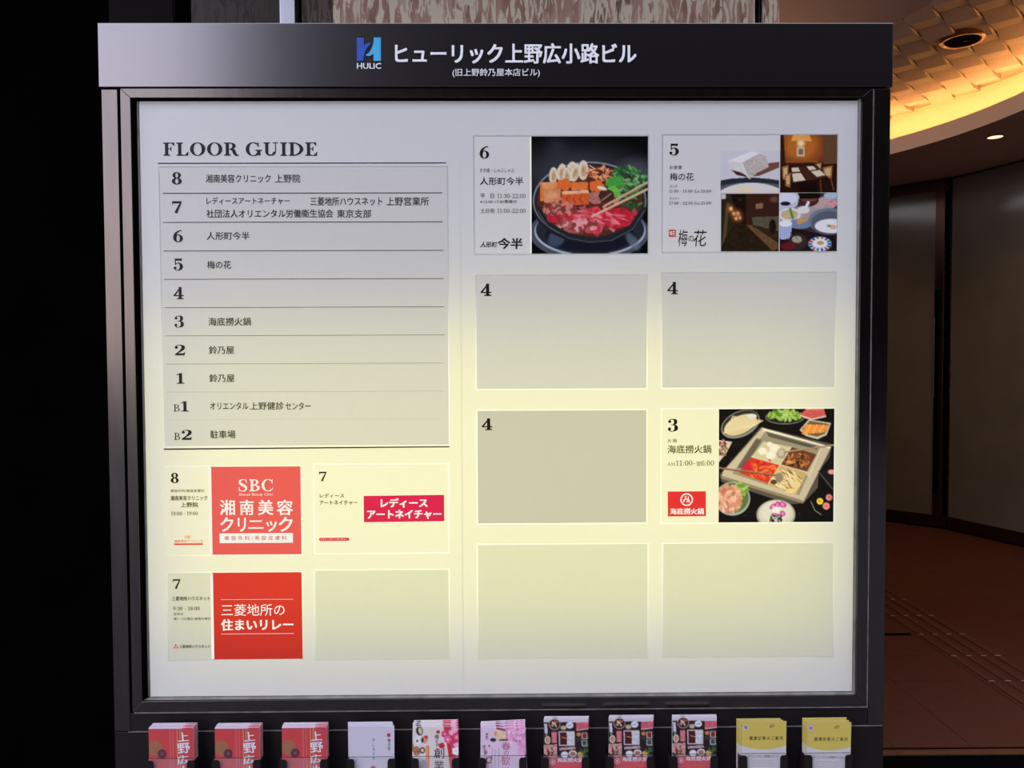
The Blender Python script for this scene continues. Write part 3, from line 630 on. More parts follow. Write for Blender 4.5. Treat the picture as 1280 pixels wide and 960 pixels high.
MB().box(SEAMX-0.0007, SEAMX+0.0007, PY+0.0005, PY+0.001, P0z, P1z).build('sheet_seam', M['face'], board)
BW = {'guide': 0.0020}
plates = {}; prints = {}; CUT = {}
for k, (nm, mt_) in info.items():
    x0, z0, x1, z1 = R[k]; bw = BW.get(k, 0.0026)
    cut_px = {'A': (263.4, 638), 'C': (265.6, 770), 'E': (664.0, 244), 'J': (898.5, 582)}.get(k)
    xr_ = at(*cut_px, PY)[0] if cut_px else x1-bw      # printed film ends where the picture film begins
    CUT[k] = (xr_, z0+bw, x1-bw, z1-bw)
    a = MB().add([(x0+bw, PY, z0+bw), (xr_, PY, z0+bw), (xr_, PY, z1-bw), (x0+bw, PY, z1-bw)], [(0, 1, 2, 3)])
    pl = a.build(nm, M[mt_], board); plates[k] = pl
    b_ = MB(); p = [(x0, z0), (x1, z0), (x1, z1), (x0, z1)]; q = [(x0+bw, z0+bw), (x1-bw, z0+bw), (x1-bw, z1-bw), (x0+bw, z1-bw)]
    n = 0
    for i in range(4):
        j = (i+1) % 4
        b_.add([(p[i][0], PY-0.00005, p[i][1]), (p[j][0], PY-0.00005, p[j][1]), (q[j][0], PY-0.00005, q[j][1]), (q[i][0], PY-0.00005, q[i][1])], [(0, 1, 2, 3)])
    b_.build('plate_edge', M['border'], pl)
    prints[k] = Print(pl, PY)
lab = {'guide': 'floor list plate headed by rows of floor numbers 8 to B2', 'A': 'plate for floor 8 with a red clinic advertisement', 'B': 'plate for floor 7 with a crimson name block',
 'C': 'plate for floor 7 with a scarlet square and white lettering', 'D': 'blank plate at the lower left', 'E': 'plate for floor 6 with a hot pot photograph',
 'F': 'plate for floor 5 with tofu and dining room photographs', 'G': 'plate with only the number 4, left of two', 'H': 'plate with only the number 4, right of two', 'I': 'greyer plate with only the number 4',
 'J': 'plate for floor 3 with a square hot pot photograph and red logo', 'K': 'blank plate under the grey number 4 plate', 'L': 'blank plate at the lower right'}
for k, s in lab.items(): plates[k]['label'] = s
# ---- header lettering: raised white letters and the two-blue emblem
hp = Print(board, -0.0052)
def raised(string, x0, y0, x1, y1, bold=0.0, name='header_letters'):
    pr = Print(board, -0.0055); pr.text(string, x0, y0, x1, y1, 'white_sign', name, bold=1.1*bold)
    o = list(pr.done().values())[0]
    bm = bmesh.new(); bm.from_mesh(o.data); r_ = bmesh.ops.extrude_face_region(bm, geom=bm.faces[:])
    for vv in [g for g in r_['geom'] if isinstance(g, bmesh.types.BMVert)]: vv.co.y = -0.0042
    bmesh.ops.recalc_face_normals(bm, faces=bm.faces); bm.to_mesh(o.data); bm.free(); return o
raised('ヒューリック上野広小路ビル', 493.8, 54.2, 795.6, 79.6, bold=0.022)
raised('(旧上野鈴乃屋本店ビル)', 565.6, 85.6, 674.8, 96.6, bold=0.006)
raised('HULIC', 446.2, 78.8, 476.4, 86.0, bold=0.014, name='emblem_letters')
def em(p): return 440+p[0]/17.45, 40+p[1]/17.45
def solid(pts, mat, name):
    P = [at(*em(p), -0.0055) for p in pts]
    mb = MB().slab(P, -0.0058, -0.0042); me = bpy.data.meshes.new(name); me.from_pydata(mb.v, [], mb.f)
    bm = bmesh.new(); bm.from_mesh(me); bmesh.ops.triangulate(bm, faces=bm.faces[:]); bmesh.ops.recalc_face_normals(bm, faces=bm.faces); bm.to_mesh(me); bm.free()
    return link(name, me, M[mat], board)
solid([(105, 125), (262, 125), (262, 290), (300, 262), (350, 242), (425, 238), (385, 275), (340, 330), (300, 395), (270, 470), (252, 550), (244, 630), (105, 630)], 'blue_dark', 'emblem')
solid([(480, 120), (628, 120), (628, 630), (470, 630), (470, 465), (440, 495), (400, 518), (345, 522), (292, 500), (345, 475), (395, 425), (430, 360), (455, 290), (470, 210)], 'blue_light', 'emblem')
# ---- heading and rules straight on the face
def film(k, mat, name):
    x0, z0, x1, z1 = CUT[k]
    MB().add([(x0, PY, z0), (x1, PY, z0), (x1, PY, z1), (x0, PY, z1)], [(0, 1, 2, 3)]).build(name, M[mat], plates[k])
hd = Print(board, PY)
hd.text('FLOOR', 204.3, 178.0, 298.8, 195.2, 'ink_grey', 'heading_letters', 'serif', b=0.15)
hd.text('GUIDE', 307.3, 177.8, 396.8, 195.2, 'ink_grey', 'heading_letters', 'serif', b=0.15)
hd.rect(197.4, 203.0, 557.8, 204.9, 'rule', 'heading_rule')
hd.poly([(204.8, 562.3), (561.8, 559.0), (561.8, 557.6), (204.8, 560.6)], 'rule', 'heading_rule')
hd.done()
# ---- floor list
g = prints['guide']
rows = [(203.4, 552.8, 241.4), (204.0, 553.4, 277.6), (204.7, 553.8, 313.3), (205.2, 554.3, 348.6), (206.0, 554.8, 384.0), (206.8, 555.2, 419.2), (207.4, 555.5, 454.4), (208.0, 555.7, 489.4), (208.7, 556.0, 524.0)]
for a, b, y in rows: g.rect(a, y-0.85, b, y+0.85, 'ink_grey', 'row_rule')
for s, a, y0, b, y1 in [('8', 215, 215.2, 227.4, 230.8), ('7', 215.6, 251.5, 227.4, 267), ('6', 216.5, 287.6, 228.8, 303), ('5', 217.2, 323.2, 229, 338.2), ('4', 217.2, 358.8, 229.8, 374),
  ('3', 218.3, 394.6, 230, 409.5), ('2', 218.6, 431, 231.6, 444.2), ('1', 220.4, 466.5, 230.8, 479.6), ('B', 217.2, 505.6, 224.8, 514.4), ('1', 226.0, 501.6, 236.2, 514.4), ('B', 217.9, 541.1, 225.4, 549.8), ('2', 227.2, 537.3, 240, 549.8)]:
    g.text(s, a, y0, b, y1, 'ink_grey', 'floor_number', 'serif', b=0.10 if s == 'B' else 0.145)
TH = 0.012
for s, a, y0, b, y1 in [('湘南美容クリニック', 257.4, 218, 338.5, 228.4), ('上野院', 343.8, 218, 375.6, 228.4), ('レディースアートネーチャー', 258.3, 246.7, 362.2, 255.7), ('三菱地所ハウスネット', 388, 246.4, 478, 257),
  ('上野営業所', 483, 246.4, 536.2, 257), ('社団法人オリエンタル労働衛生協会', 258.3, 262, 416.5, 272.3), ('東京支部', 421.3, 262, 464, 272.3), ('人形町今半', 258.6, 289.8, 312, 300), ('梅の花', 259.2, 326, 288.9, 336),
  ('海底撈火鍋', 260.7, 397, 313.8, 407.3), ('鈴乃屋', 261.3, 432.5, 292.7, 442.6), ('鈴乃屋', 261.8, 467.7, 293.3, 477.7), ('オリエンタル', 262.7, 502.9, 310.5, 512), ('上野健診', 312.5, 502.6, 355, 512.2), ('センター', 357, 503, 388.3, 512), ('駐車場', 263, 538, 294.5, 548)]:
    g.text(s, a, y0, b, y1, 'ink_grey', 'lettering', bold=0.008)
# ---- plate A
p = prints['A']
p.text('8', 213.6, 591, 223.5, 603.9, 'ink', face='serif', b=0.14)
p.text('美容外科/美容皮膚科', 213.4, 611.7, 255.6, 615.4, 'ink'); p.text('湘南美容クリニック', 213.4, 619.6, 259.2, 625.6, 'ink', bold=0.01); p.text('上野院', 226, 627.8, 247.8, 634.1, 'ink', bold=0.01)
p.text('10:00 - 19:00', 213.9, 639.4, 247.3, 644.2, 'ink', face='serif', b=0.10)
p.text('SBC', 231, 669.4, 239.3, 673, 'red_deep', 'small_logo', 'serif', b=0.09); p.text('湘南美容クリニック', 217.8, 674.8, 253.6, 678, 'red_deep', 'small_logo'); p.rect(217.5, 679, 253.6, 681.1, 'red_deep', 'small_logo')
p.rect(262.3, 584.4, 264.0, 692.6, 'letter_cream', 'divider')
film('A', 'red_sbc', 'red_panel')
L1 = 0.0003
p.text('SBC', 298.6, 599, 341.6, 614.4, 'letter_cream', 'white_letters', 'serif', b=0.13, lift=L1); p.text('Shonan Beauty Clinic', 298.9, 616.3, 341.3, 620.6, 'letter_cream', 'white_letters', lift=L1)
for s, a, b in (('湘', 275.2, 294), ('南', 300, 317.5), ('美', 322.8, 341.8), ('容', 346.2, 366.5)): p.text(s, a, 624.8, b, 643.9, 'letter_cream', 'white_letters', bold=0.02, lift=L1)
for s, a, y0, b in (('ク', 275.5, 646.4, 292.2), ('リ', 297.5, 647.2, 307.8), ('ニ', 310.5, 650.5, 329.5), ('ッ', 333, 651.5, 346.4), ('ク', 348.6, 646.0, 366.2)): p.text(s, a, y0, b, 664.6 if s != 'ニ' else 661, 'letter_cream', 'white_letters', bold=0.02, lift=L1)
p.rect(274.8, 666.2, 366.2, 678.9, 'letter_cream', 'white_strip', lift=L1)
p.text('美 容 外 科 / 美 容 皮 膚 科', 280.6, 669.7, 358.6, 675.4, 'red_sbc', 'strip_letters', lift=2*L1)
# ---- plate B
p = prints['B']
p.text('7', 399, 589.7, 408.3, 601.7, 'ink', face='serif', b=0.12); p.text('レディース', 399.8, 616.8, 430.3, 622.2, 'ink', bold=0.01); p.text('アートネイチャー', 399.5, 625.4, 447.2, 631.4, 'ink', bold=0.01)
pill = [(400.6, 672.3), (435, 672.0), (436.3, 672.8), (436.8, 674), (436.2, 675.2), (435, 675.8), (400.6, 676.1), (399.3, 675.4), (398.8, 674.2), (399.3, 673)]
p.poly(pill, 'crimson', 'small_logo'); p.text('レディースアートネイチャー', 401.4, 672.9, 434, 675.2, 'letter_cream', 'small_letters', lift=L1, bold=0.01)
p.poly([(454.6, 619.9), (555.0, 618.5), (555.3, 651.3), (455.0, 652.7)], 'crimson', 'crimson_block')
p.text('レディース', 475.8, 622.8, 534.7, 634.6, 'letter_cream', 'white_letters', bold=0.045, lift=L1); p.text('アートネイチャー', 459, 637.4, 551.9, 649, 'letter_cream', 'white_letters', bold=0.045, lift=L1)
# ---- plate C
p = prints['C']
p.text('7', 216.4, 724, 225.7, 736.2, 'ink', face='serif', b=0.12); p.text('三菱地所ハウスネット', 215, 745.5, 262.7, 750.9, 'ink', bold=0.01)
p.text('9:30 - 18:00', 216.6, 758.3, 249.6, 762.9, 'ink', face='serif', b=0.10); p.text('定休日', 217, 765.9, 228.6, 769.1, 'ink'); p.text('第1・3火曜日 毎週水曜日', 217.3, 771.8, 263, 775.1, 'ink')
for cx, cy in ((219.75, 806.6), (218.2, 809.3), (221.4, 809.3)): p.poly([(cx, cy-1.6), (cx+1.25, cy), (cx, cy+1.6), (cx-1.25, cy)] if cy < 808 else [(cx-1.5, cy+1), (cx+0.1, cy+1), (cx+1.5, cy-1), (cx-0.1, cy-1)], 'red_deep', 'small_logo')
p.text('三菱地所ハウスネット', 224.4, 806.0, 263, 810.3, 'ink', bold=0.012)
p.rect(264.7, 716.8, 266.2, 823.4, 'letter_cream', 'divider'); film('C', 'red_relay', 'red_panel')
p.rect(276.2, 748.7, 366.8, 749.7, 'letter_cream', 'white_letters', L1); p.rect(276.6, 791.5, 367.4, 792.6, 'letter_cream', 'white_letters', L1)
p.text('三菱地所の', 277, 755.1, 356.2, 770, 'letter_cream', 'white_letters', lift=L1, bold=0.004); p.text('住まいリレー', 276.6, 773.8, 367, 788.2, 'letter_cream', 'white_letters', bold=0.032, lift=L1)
# ---- number plates
for k, bx_ in (('G', (600.8, 354.6, 614.2, 370)), ('H', (834.2, 352.4, 847.4, 367.8)), ('I', (602.2, 523, 615.4, 537.6))):
    a, y0, b, y1 = bx_; prints[k].text('4', a, y0, b, y1, 'ink', face='serif', b=0.15)
# ---- plate E
p = prints['E']
p.text('6', 599.5, 182.7, 611.4, 198.4, 'ink', face='serif', b=0.14); p.text('すき焼・しゃぶしゃぶ', 599.7, 210.4, 642.8, 215.8, 'ink'); p.text('人形町今半', 600, 221.6, 654, 231.4, 'ink', bold=0.01)
p.text('平', 600.2, 242.0, 606.2, 247.8, 'ink'); p.text('日', 613, 242.2, 617.4, 247.8, 'ink'); p.text('11:30-22:00', 621.6, 242.2, 657, 247.6, 'ink', face='serif', b=0.08)
p.text('※15:00-17:00準備中', 600.3, 249.9, 646, 254.4, 'ink'); p.text('土日祝', 600.6, 260.6, 618.3, 266.5, 'ink'); p.text('11:00-22:00', 621.6, 260.8, 657, 266.2, 'ink', face='serif', b=0.08)
p.text('人形町', 600.3, 302.2, 621.8, 309.2, 'ink', 'brush_logo', bold=0.02, skew=0.12); p.text('今半', 622.2, 297.6, 653.4, 311.4, 'ink', 'brush_logo', bold=0.025, skew=0.06)
# ---- plate F
p = prints['F']
p.text('5', 836.7, 179.6, 848.6, 194.4, 'ink', face='serif', b=0.15); p.text('お食事', 836.9, 206.8, 852.4, 211.8, 'ink'); p.text('梅の花', 837.3, 216, 867, 225.8, 'ink', bold=0.006)
p.text('ランチ', 836.9, 231.5, 846.6, 235.1, 'ink'); p.text('11:00 - 16:00 (Lo.15:00)'.replace('L', 'L'), 836.3, 236.8, 889.4, 241.4, 'ink', face='serif', b=0.10)
p.text('ディナー', 836.9, 246.2, 849.4, 250.1, 'ink'); p.text('17:00 - 22:00 (Lo.21:00)', 836.3, 251.7, 889.4, 256.3, 'ink', face='serif', b=0.10)
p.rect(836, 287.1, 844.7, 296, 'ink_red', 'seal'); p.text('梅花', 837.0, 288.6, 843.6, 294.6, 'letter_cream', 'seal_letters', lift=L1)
p.text('梅', 847.4, 287.0, 859.6, 307.8, 'ink', 'brush_logo', skew=0.15); p.text('の', 860.4, 294.5, 867.2, 301.8, 'ink', 'brush_logo'); p.text('花', 866.8, 287.4, 883.2, 308, 'ink', 'brush_logo', skew=0.1)
# ---- plate J
p = prints['J']
p.text('3', 834.8, 523.6, 847.4, 539.5, 'ink', face='serif', b=0.15); p.text('火 鍋', 834.4, 548.5, 845.7, 553.1, 'ink'); p.text('海底撈火鍋', 834.4, 556.4, 889, 566.7, 'ink', bold=0.006)
p.text('AM', 834.4, 578, 843.8, 582, 'ink', face='serif', b=0.10); p.text('11:00-', 845, 575.6, 869, 582.1, 'ink', face='serif', b=0.09); p.text('翌', 870.6, 577, 875.7, 582.2, 'ink'); p.text('6:00', 876.4, 575.6, 892.4, 582.1, 'ink', face='serif', b=0.09)
p.poly([(834.6, 614.4), (882.2, 614.0), (882.3, 645.0), (834.8, 645.4)], 'red_deep', 'logo_block')
fx = lambda q: (858.3+q[0], 624.5-q[1])
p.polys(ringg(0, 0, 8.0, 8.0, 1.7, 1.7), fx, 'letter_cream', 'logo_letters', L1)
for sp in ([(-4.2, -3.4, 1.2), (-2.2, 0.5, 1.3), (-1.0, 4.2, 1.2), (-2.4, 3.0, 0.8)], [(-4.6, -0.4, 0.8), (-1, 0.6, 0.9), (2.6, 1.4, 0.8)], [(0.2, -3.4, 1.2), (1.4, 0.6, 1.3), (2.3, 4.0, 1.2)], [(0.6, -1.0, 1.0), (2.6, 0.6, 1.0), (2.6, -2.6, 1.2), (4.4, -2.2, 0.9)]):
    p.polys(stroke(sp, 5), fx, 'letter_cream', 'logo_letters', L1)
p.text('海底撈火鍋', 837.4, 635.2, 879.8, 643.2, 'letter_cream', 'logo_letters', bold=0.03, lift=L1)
for k in prints: prints[k].done()

# ---------------------------------------------------------------- printed photographs
def photo(key, W, H, view, bg, px, painter, name, label):
    c = Canvas(W, H, view, bg); painter(c)
    x0, y0, x1, y1 = px; xa, zb = at(x0, y1, PY); xb, za = at(x1, y0, PY)
    q = CUT[key] if key in 'EJ' else (xa, zb, xb, za)
    o = print_mesh(name, c.down(), q, PY if key in 'EJ' else PY-0.0005, M['print'], plates[key]); o['label'] = label; return o
def sukiyaki(c):
    c.ell(760, 300, 420, 170, (70, 70, 76), alpha=0.75, soft=60); c.ell(620, 130, 60, 70, (60, 60, 64), alpha=0.5, soft=30); c.ell(1150, 300, 120, 90, (90, 92, 100), alpha=0.7, soft=30)
    c.ell(840, 700, 400, 190, (78, 82, 92)); c.ell(845, 690, 372, 170, (180, 186, 196)); c.ell(845, 680, 362, 166, (42, 46, 54)); c.ell(845, 720, 300, 110, (24, 28, 38)); c.ell(620, 740, 50, 60, (84, 100, 124), rot=50, alpha=0.7, soft=6); c.ell(1130, 760, 30, 70, (110, 125, 140), rot=-35, alpha=0.7, soft=6)
    c.ell(840, 500, 385, 268, (34, 36, 40)); c.ell(842, 486, 378, 258, (150, 152, 156)); c.ell(842, 490, 370, 252, (46, 44, 46)); c.ell(842, 492, 350, 236, (92, 46, 34))
    c.scatter(120, (850, 560, 310, 150), 22, 12, [(190, 92, 84), (150, 70, 60), (224, 140, 130), (120, 60, 50)])
    for x, y, rx, ry, r in ((600, 320, 28, 56, 4), (655, 300, 30, 60, 8), (722, 292, 36, 66, 8), (745, 300, 32, 62, 14), (800, 285, 34, 66, 2), (690, 320, 26, 52, -4)):
        c.ell(x, y, rx, ry, (238, 222, 190), rot=r, nz=0.05); c.ell(x+4, y+8, rx*0.55, ry*0.6, (214, 178, 128), rot=r, nz=0.12, soft=5); c.ell(x, y, rx*0.2, ry*0.35, (182, 130, 84), rot=r, soft=4, alpha=0.6)
    for _ in range(60):
        a = rng.random()*6.28; r = math.sqrt(rng.random()); x, y = 920+80*r*math.cos(a), 310+48*r*math.sin(a)
        c.line([(x, y), (x+rng.normal()*22, y+rng.normal()*14)], 7, [(244, 160, 100), (232, 120, 66), (250, 190, 140)][rng.integers(3)])
    c.scatter(170, (1090, 370, 125, 110), 20, 8, [(58, 120, 60), (96, 160, 80), (34, 84, 44), (140, 190, 120), (44, 100, 52)])
    c.scatter(40, (1120, 480, 70, 60), 20, 8, [(50, 90, 46), (96, 140, 70), (30, 60, 34)])
    c.poly([(955, 350), (1010, 328), (1070, 345), (1062, 385), (990, 398), (945, 385)], (76, 168, 66), nz=0.1); c.poly([(960, 400), (1010, 388), (1050, 425), (1040, 466), (1000, 460)], (112, 190, 72), nz=0.1)
    def tofu(pts, f): c.poly(pts, f, nz=0.06, nk=1)
    tofu([(512, 366), (612, 362), (650, 372), (650, 480), (512, 490)], (238, 128, 62)); tofu([(532, 408), (650, 405), (648, 492), (540, 502)], (226, 146, 96)); tofu([(524, 366), (620, 362), (625, 400), (530, 408)], (240, 160, 100))
    c.ell(592, 452, 36, 24, (246, 180, 130), alpha=0.6, soft=8)
    tofu([(715, 365), (830, 362), (832, 415), (720, 418)], (236, 126, 58)); tofu([(656, 424), (834, 416), (838, 512), (660, 520)], (226, 98, 48)); tofu([(656, 424), (834, 416), (836, 436), (658, 446)], (248, 190, 140))
    for x in (700, 745, 790): c.line([(x, 455), (x-14, 480), (x+6, 498)], 8, (168, 66, 36), 0.7)
    for x, y in ((674, 380), (888, 390)):
        for k in range(5): a = k*1.257; c.ell(x+26*math.cos(a), y+22*math.sin(a), 26, 20, (238, 112, 48), nz=0.05)
    c.ell(880, 470, 45, 40, (188, 122, 108), nz=0.2); c.ell(955, 455, 52, 42, (74, 44, 38), nz=0.1); c.line([(925, 485), (985, 440)], 5, (220, 180, 150)); c.ell(925, 405, 35, 12, (240, 226, 196), rot=15)
    c.poly([(555, 580), (640, 560), (750, 575), (740, 640), (640, 640), (560, 625)], (196, 44, 56), nz=0.12, nk=1); c.poly([(745, 570), (860, 530), (900, 525), (930, 560), (950, 640), (900, 715), (820, 700), (740, 640)], (226, 66, 78), nz=0.16, nk=1)
    c.poly([(930, 545), (1070, 535), (1150, 580), (1120, 650), (1000, 680), (930, 640)], (204, 42, 58), nz=0.16, nk=1); c.scatter(26, (900, 600, 170, 60), 34, 6, [(246, 160, 160), (240, 130, 136), (228, 96, 104)], rot=20, alpha=0.7)
    c.scatter(60, (760, 655, 150, 45), 20, 12, [(186, 96, 92), (236, 164, 158), (140, 62, 58)], alpha=0.9); c.scatter(70, (640, 540, 110, 40), 22, 8, [(182, 92, 80), (220, 140, 124), (134, 58, 48)])
    c.line([(1228, 368), (935, 528)], 15, (214, 158, 122)); c.line([(1228, 412), (858, 594)], 15, (226, 172, 134)); c.line([(1228, 362), (935, 522)], 4, (246, 210, 180)); c.line([(1228, 406), (858, 588)], 4, (248, 214, 186))
    c.line([(505, 540), (560, 640), (700, 715), (840, 745), (980, 735), (1120, 660), (1200, 540)], 26, (38, 40, 44)); c.line([(500, 560), (560, 655), (700, 735), (840, 764), (990, 752), (1130, 676), (1212, 550)], 5, (96, 98, 102))
photo('E', 150, 150, (450, 58, 1228, 838), (10, 10, 12), (664.4, 170.8, 810.4, 317.2), sukiyaki, 'food_photo', 'photograph of a black iron pot of beef, tofu and vegetables')
def tofu_spoon(c):
    c.poly([(430, 350), (822, 350), (822, 435), (430, 435)], (176, 178, 184)); c.ell(640, 470, 300, 138, (42, 46, 52)); c.ell(640, 490, 290, 138, (90, 94, 98)); c.ell(640, 500, 260, 132, (226, 222, 212)); c.ell(600, 415, 60, 20, (240, 222, 180), soft=10)
    c.poly([(430, 150), (822, 150), (822, 338), (430, 350)], (213, 211, 212)); c.ell(640, 488, 250, 155, (42, 46, 52), top=350)
    c.poly([(433, 352), (500, 340), (630, 332), (760, 342), (822, 352), (822, 378), (740, 368), (560, 366), (433, 385)], (44, 48, 54)); 
    c.poly([(760, 236), (826, 228), (826, 266), (690, 322), (600, 330), (540, 312), (500, 280), (620, 270)], (124, 76, 66)); c.poly([(500, 276), (640, 260), (700, 300), (620, 330), (540, 316)], (72, 34, 30))
    c.poly([(480, 222), (560, 185), (640, 160), (700, 168), (735, 190), (756, 262), (690, 296), (640, 320), (628, 346), (600, 316), (560, 296), (500, 280)], (226, 222, 214), nz=0.04, nk=1)
    c.poly([(580, 232), (690, 172), (735, 190), (756, 262), (680, 300), (628, 344), (600, 290)], (196, 186, 174), nz=0.09); c.poly([(480, 222), (640, 158), (690, 170), (580, 232)], (240, 238, 232), nz=0.03)
photo('F', 76, 56, (430, 150, 822, 435), (213, 211, 212), (900.6, 188.2, 974.0, 241.6), tofu_spoon, 'food_photo', 'photograph of tofu on a wooden spoon over a bowl')
def room(c):
    c.poly([(825, 45), (1208, 45), (1208, 230), (825, 230)], (122, 62, 26), nz=0.08, nk=2); c.ell(965, 120, 130, 110, (214, 124, 44), alpha=0.75, soft=30); c.poly([(915, 45), (1020, 45), (1040, 90), (900, 88)], (240, 168, 84), nz=0.06)
    c.poly([(1120, 45), (1208, 45), (1208, 360), (1120, 240)], (104, 70, 46), nz=0.06); c.ell(966, 105, 24, 22, (255, 232, 170), soft=8)
    c.poly([(938, 128), (992, 128), (992, 192), (938, 192)], (214, 190, 150)); c.poly([(952, 142), (980, 142), (980, 178), (952, 178)], (130, 110, 80)); c.poly([(865, 222), (1080, 218), (1082, 232), (865, 236)], (150, 82, 40)); c.poly([(860, 236), (1090, 232), (1100, 270), (870, 280)], (60, 26, 12))
    c.poly([(825, 45), (850, 45), (862, 240), (825, 430)], (54, 28, 14)); c.poly([(825, 260), (1208, 240), (1208, 432), (825, 432)], (44, 20, 12), nz=0.1)
    for x, y, w_, h_ in ((1085, 262, 22, 30), (1148, 296, 34, 44), (862, 300, 22, 54), (880, 350, 20, 50)): c.poly([(x-w_, y-h_*0.7), (x+w_, y-h_), (x+w_*0.8, y+h_), (x-w_*0.8, y+h_*0.8)], (164, 110, 62)); c.poly([(x-w_*0.6, y-h_*0.5), (x+w_*0.7, y-h_*0.7), (x+w_*0.5, y+h_*0.6), (x-w_*0.5, y+h_*0.5)], (214, 176, 120))
    c.poly([(900, 262), (1075, 250), (1150, 330), (905, 372)], (70, 38, 26)); c.poly([(905, 372), (1150, 330), (1160, 350), (915, 392)], (38, 18, 12))
    for q in ([(905, 268), (950, 264), (962, 292), (908, 296)], [(1006, 258), (1050, 256), (1072, 278), (1024, 284)], [(908, 306), (968, 302), (1000, 350), (918, 362)], [(1034, 292), (1094, 282), (1134, 316), (1076, 328)]): c.poly(q, (226, 210, 180))
    c.poly([(950, 375), (1070, 360), (1080, 432), (960, 432)], (26, 12, 8)); c.line([(1100, 350), (1105, 430)], 8, (110, 66, 36)); c.line([(1170, 340), (1190, 415)], 8, (120, 74, 40))
photo('F', 76, 76, (825, 45, 1208, 430), (60, 30, 16), (974.9, 168.6, 1046.4, 240.7), room, 'room_photo', 'photograph of a warm dining room with a laid table')
def corridor(c):
    c.poly([(432, 437), (560, 437), (540, 600), (432, 822)], (50, 38, 24), nz=0.1); c.poly([(600, 437), (820, 437), (820, 700), (600, 640)], (62, 34, 22), nz=0.12); c.poly([(500, 437), (600, 437), (600, 560), (520, 560)], (26, 18, 12))
    c.poly([(640, 596), (820, 590), (820, 690), (650, 650)], (92, 88, 66), nz=0.08); c.poly([(470, 500), (490, 500), (470, 720), (440, 790)], (120, 100, 60), alpha=0.6)
    c.poly([(520, 640), (600, 640), (780, 822), (440, 822)], (44, 32, 20), nz=0.2, nk=1); c.poly([(600, 645), (640, 650), (820, 770), (820, 810), (780, 822)], (112, 80, 50), nz=0.12); c.poly([(640, 655), (820, 760), (820, 700), (690, 655)], (60, 40, 26))
    for x, y, r in ((500, 540, 12), (545, 575, 14), (520, 572, 9), (560, 600, 8), (535, 605, 8)): c.ell(x, y, r+14, r+18, (180, 96, 34), alpha=0.6, soft=12); c.ell(x, y, r, r*1.2, (255, 220, 160), soft=3)
    c.poly([(668, 508), (716, 500), (716, 536), (668, 542)], (150, 112, 80), nz=0.1); c.ell(560, 480, 12, 10, (60, 44, 36)); c.ell(790, 478, 26, 20, (140, 110, 84), alpha=0.6, soft=6); c.ell(780, 660, 24, 50, (30, 22, 16)); c.poly([(437, 440), (466, 440), (466, 472), (437, 476)], (214, 206, 214))
photo('F', 76, 76, (432, 437, 820, 822), (30, 20, 14), (901.1, 242.2, 973.8, 314.2), corridor, 'room_photo', 'photograph of a dim restaurant corridor')
def dishes(c):
    c.poly([(820, 432), (960, 432), (940, 520), (820, 600)], (200, 202, 210)); c.poly([(820, 560), (1208, 460), (1208, 520), (1030, 640), (860, 720), (820, 700)], (178, 160, 156), nz=0.06); c.ell(870, 470, 70, 40, (222, 224, 232)); c.ell(860, 505, 34, 14, (26, 28, 46))
    c.poly([(1060, 480), (1170, 440), (1208, 460), (1150, 500), (1110, 540), (1050, 530)], (196, 170, 160)); c.ell(1170, 450, 50, 22, (176, 196, 216)); c.ell(1180, 505, 34, 22, (222, 150, 160), nz=0.15)
    c.poly([(820, 640), (900, 660), (1060, 700), (1208, 700), (1208, 820), (820, 820)], (38, 24, 24)); c.ell(1020, 480, 66, 44, (74, 34, 30)); c.ell(1020, 470, 60, 26, (120, 66, 50)); c.poly([(940, 432), (1100, 432), (1090, 470), (960, 474)], (24, 16, 14))
    c.ell(890, 580, 76, 46, (226, 226, 226)); c.ell(888, 578, 58, 32, (206, 182, 130), nz=0.06); c.line([(892, 540), (910, 602)], 15, (86, 142, 50)); c.ell(982, 548, 42, 24, (232, 226, 210)); c.line([(1000, 530), (1015, 498)], 20, (230, 232, 238))
    c.ell(960, 640, 80, 34, (120, 140, 166)); c.poly([(932, 620), (990, 594), (1012, 616), (950, 648)], (214, 156, 88), nz=0.08)
    c.ell(1160, 620, 145, 85, (120, 128, 138)); c.ell(1160, 636, 125, 80, (92, 98, 106)); c.ell(1172, 655, 112, 48, (236, 234, 234)); c.ell(1184, 662, 24, 15, (232, 178, 152)); c.ell(1156, 654, 14, 8, (110, 150, 90))
    c.poly([(820, 632), (906, 630), (896, 740), (830, 744), (820, 730)], (206, 214, 232)); [c.line([(x, 650), (x+2, 738)], 4, (80, 110, 170)) for x in range(826, 904, 13)]; c.ell(862, 638, 44, 22, (240, 240, 236))
    c.ell(945, 760, 66, 54, (60, 44, 38)); c.ell(940, 745, 34, 24, (190, 178, 150), alpha=0.8, nz=0.3); c.ell(880, 790, 50, 26, (110, 30, 36))
    c.ell(1096, 775, 78, 48, (226, 228, 240)); [c.line([(1096+60*math.cos(a), 775+34*math.sin(a)), (1096+76*math.cos(a), 775+46*math.sin(a))], 13, [(36, 66, 170), (34, 120, 100), (200, 60, 60)][i % 3]) for i, a in enumerate(np.linspace(0, 6.28, 15)[:-1])]; c.ell(1096, 768, 48, 28, (240, 236, 224)); c.ell(1100, 768, 24, 13, (206, 160, 100))
photo('F', 76, 76, (820, 432, 1208, 820), (60, 54, 56), (974.4, 241.2, 1046.4, 314.0), dishes, 'food_photo', 'photograph of small dishes laid on a tray')
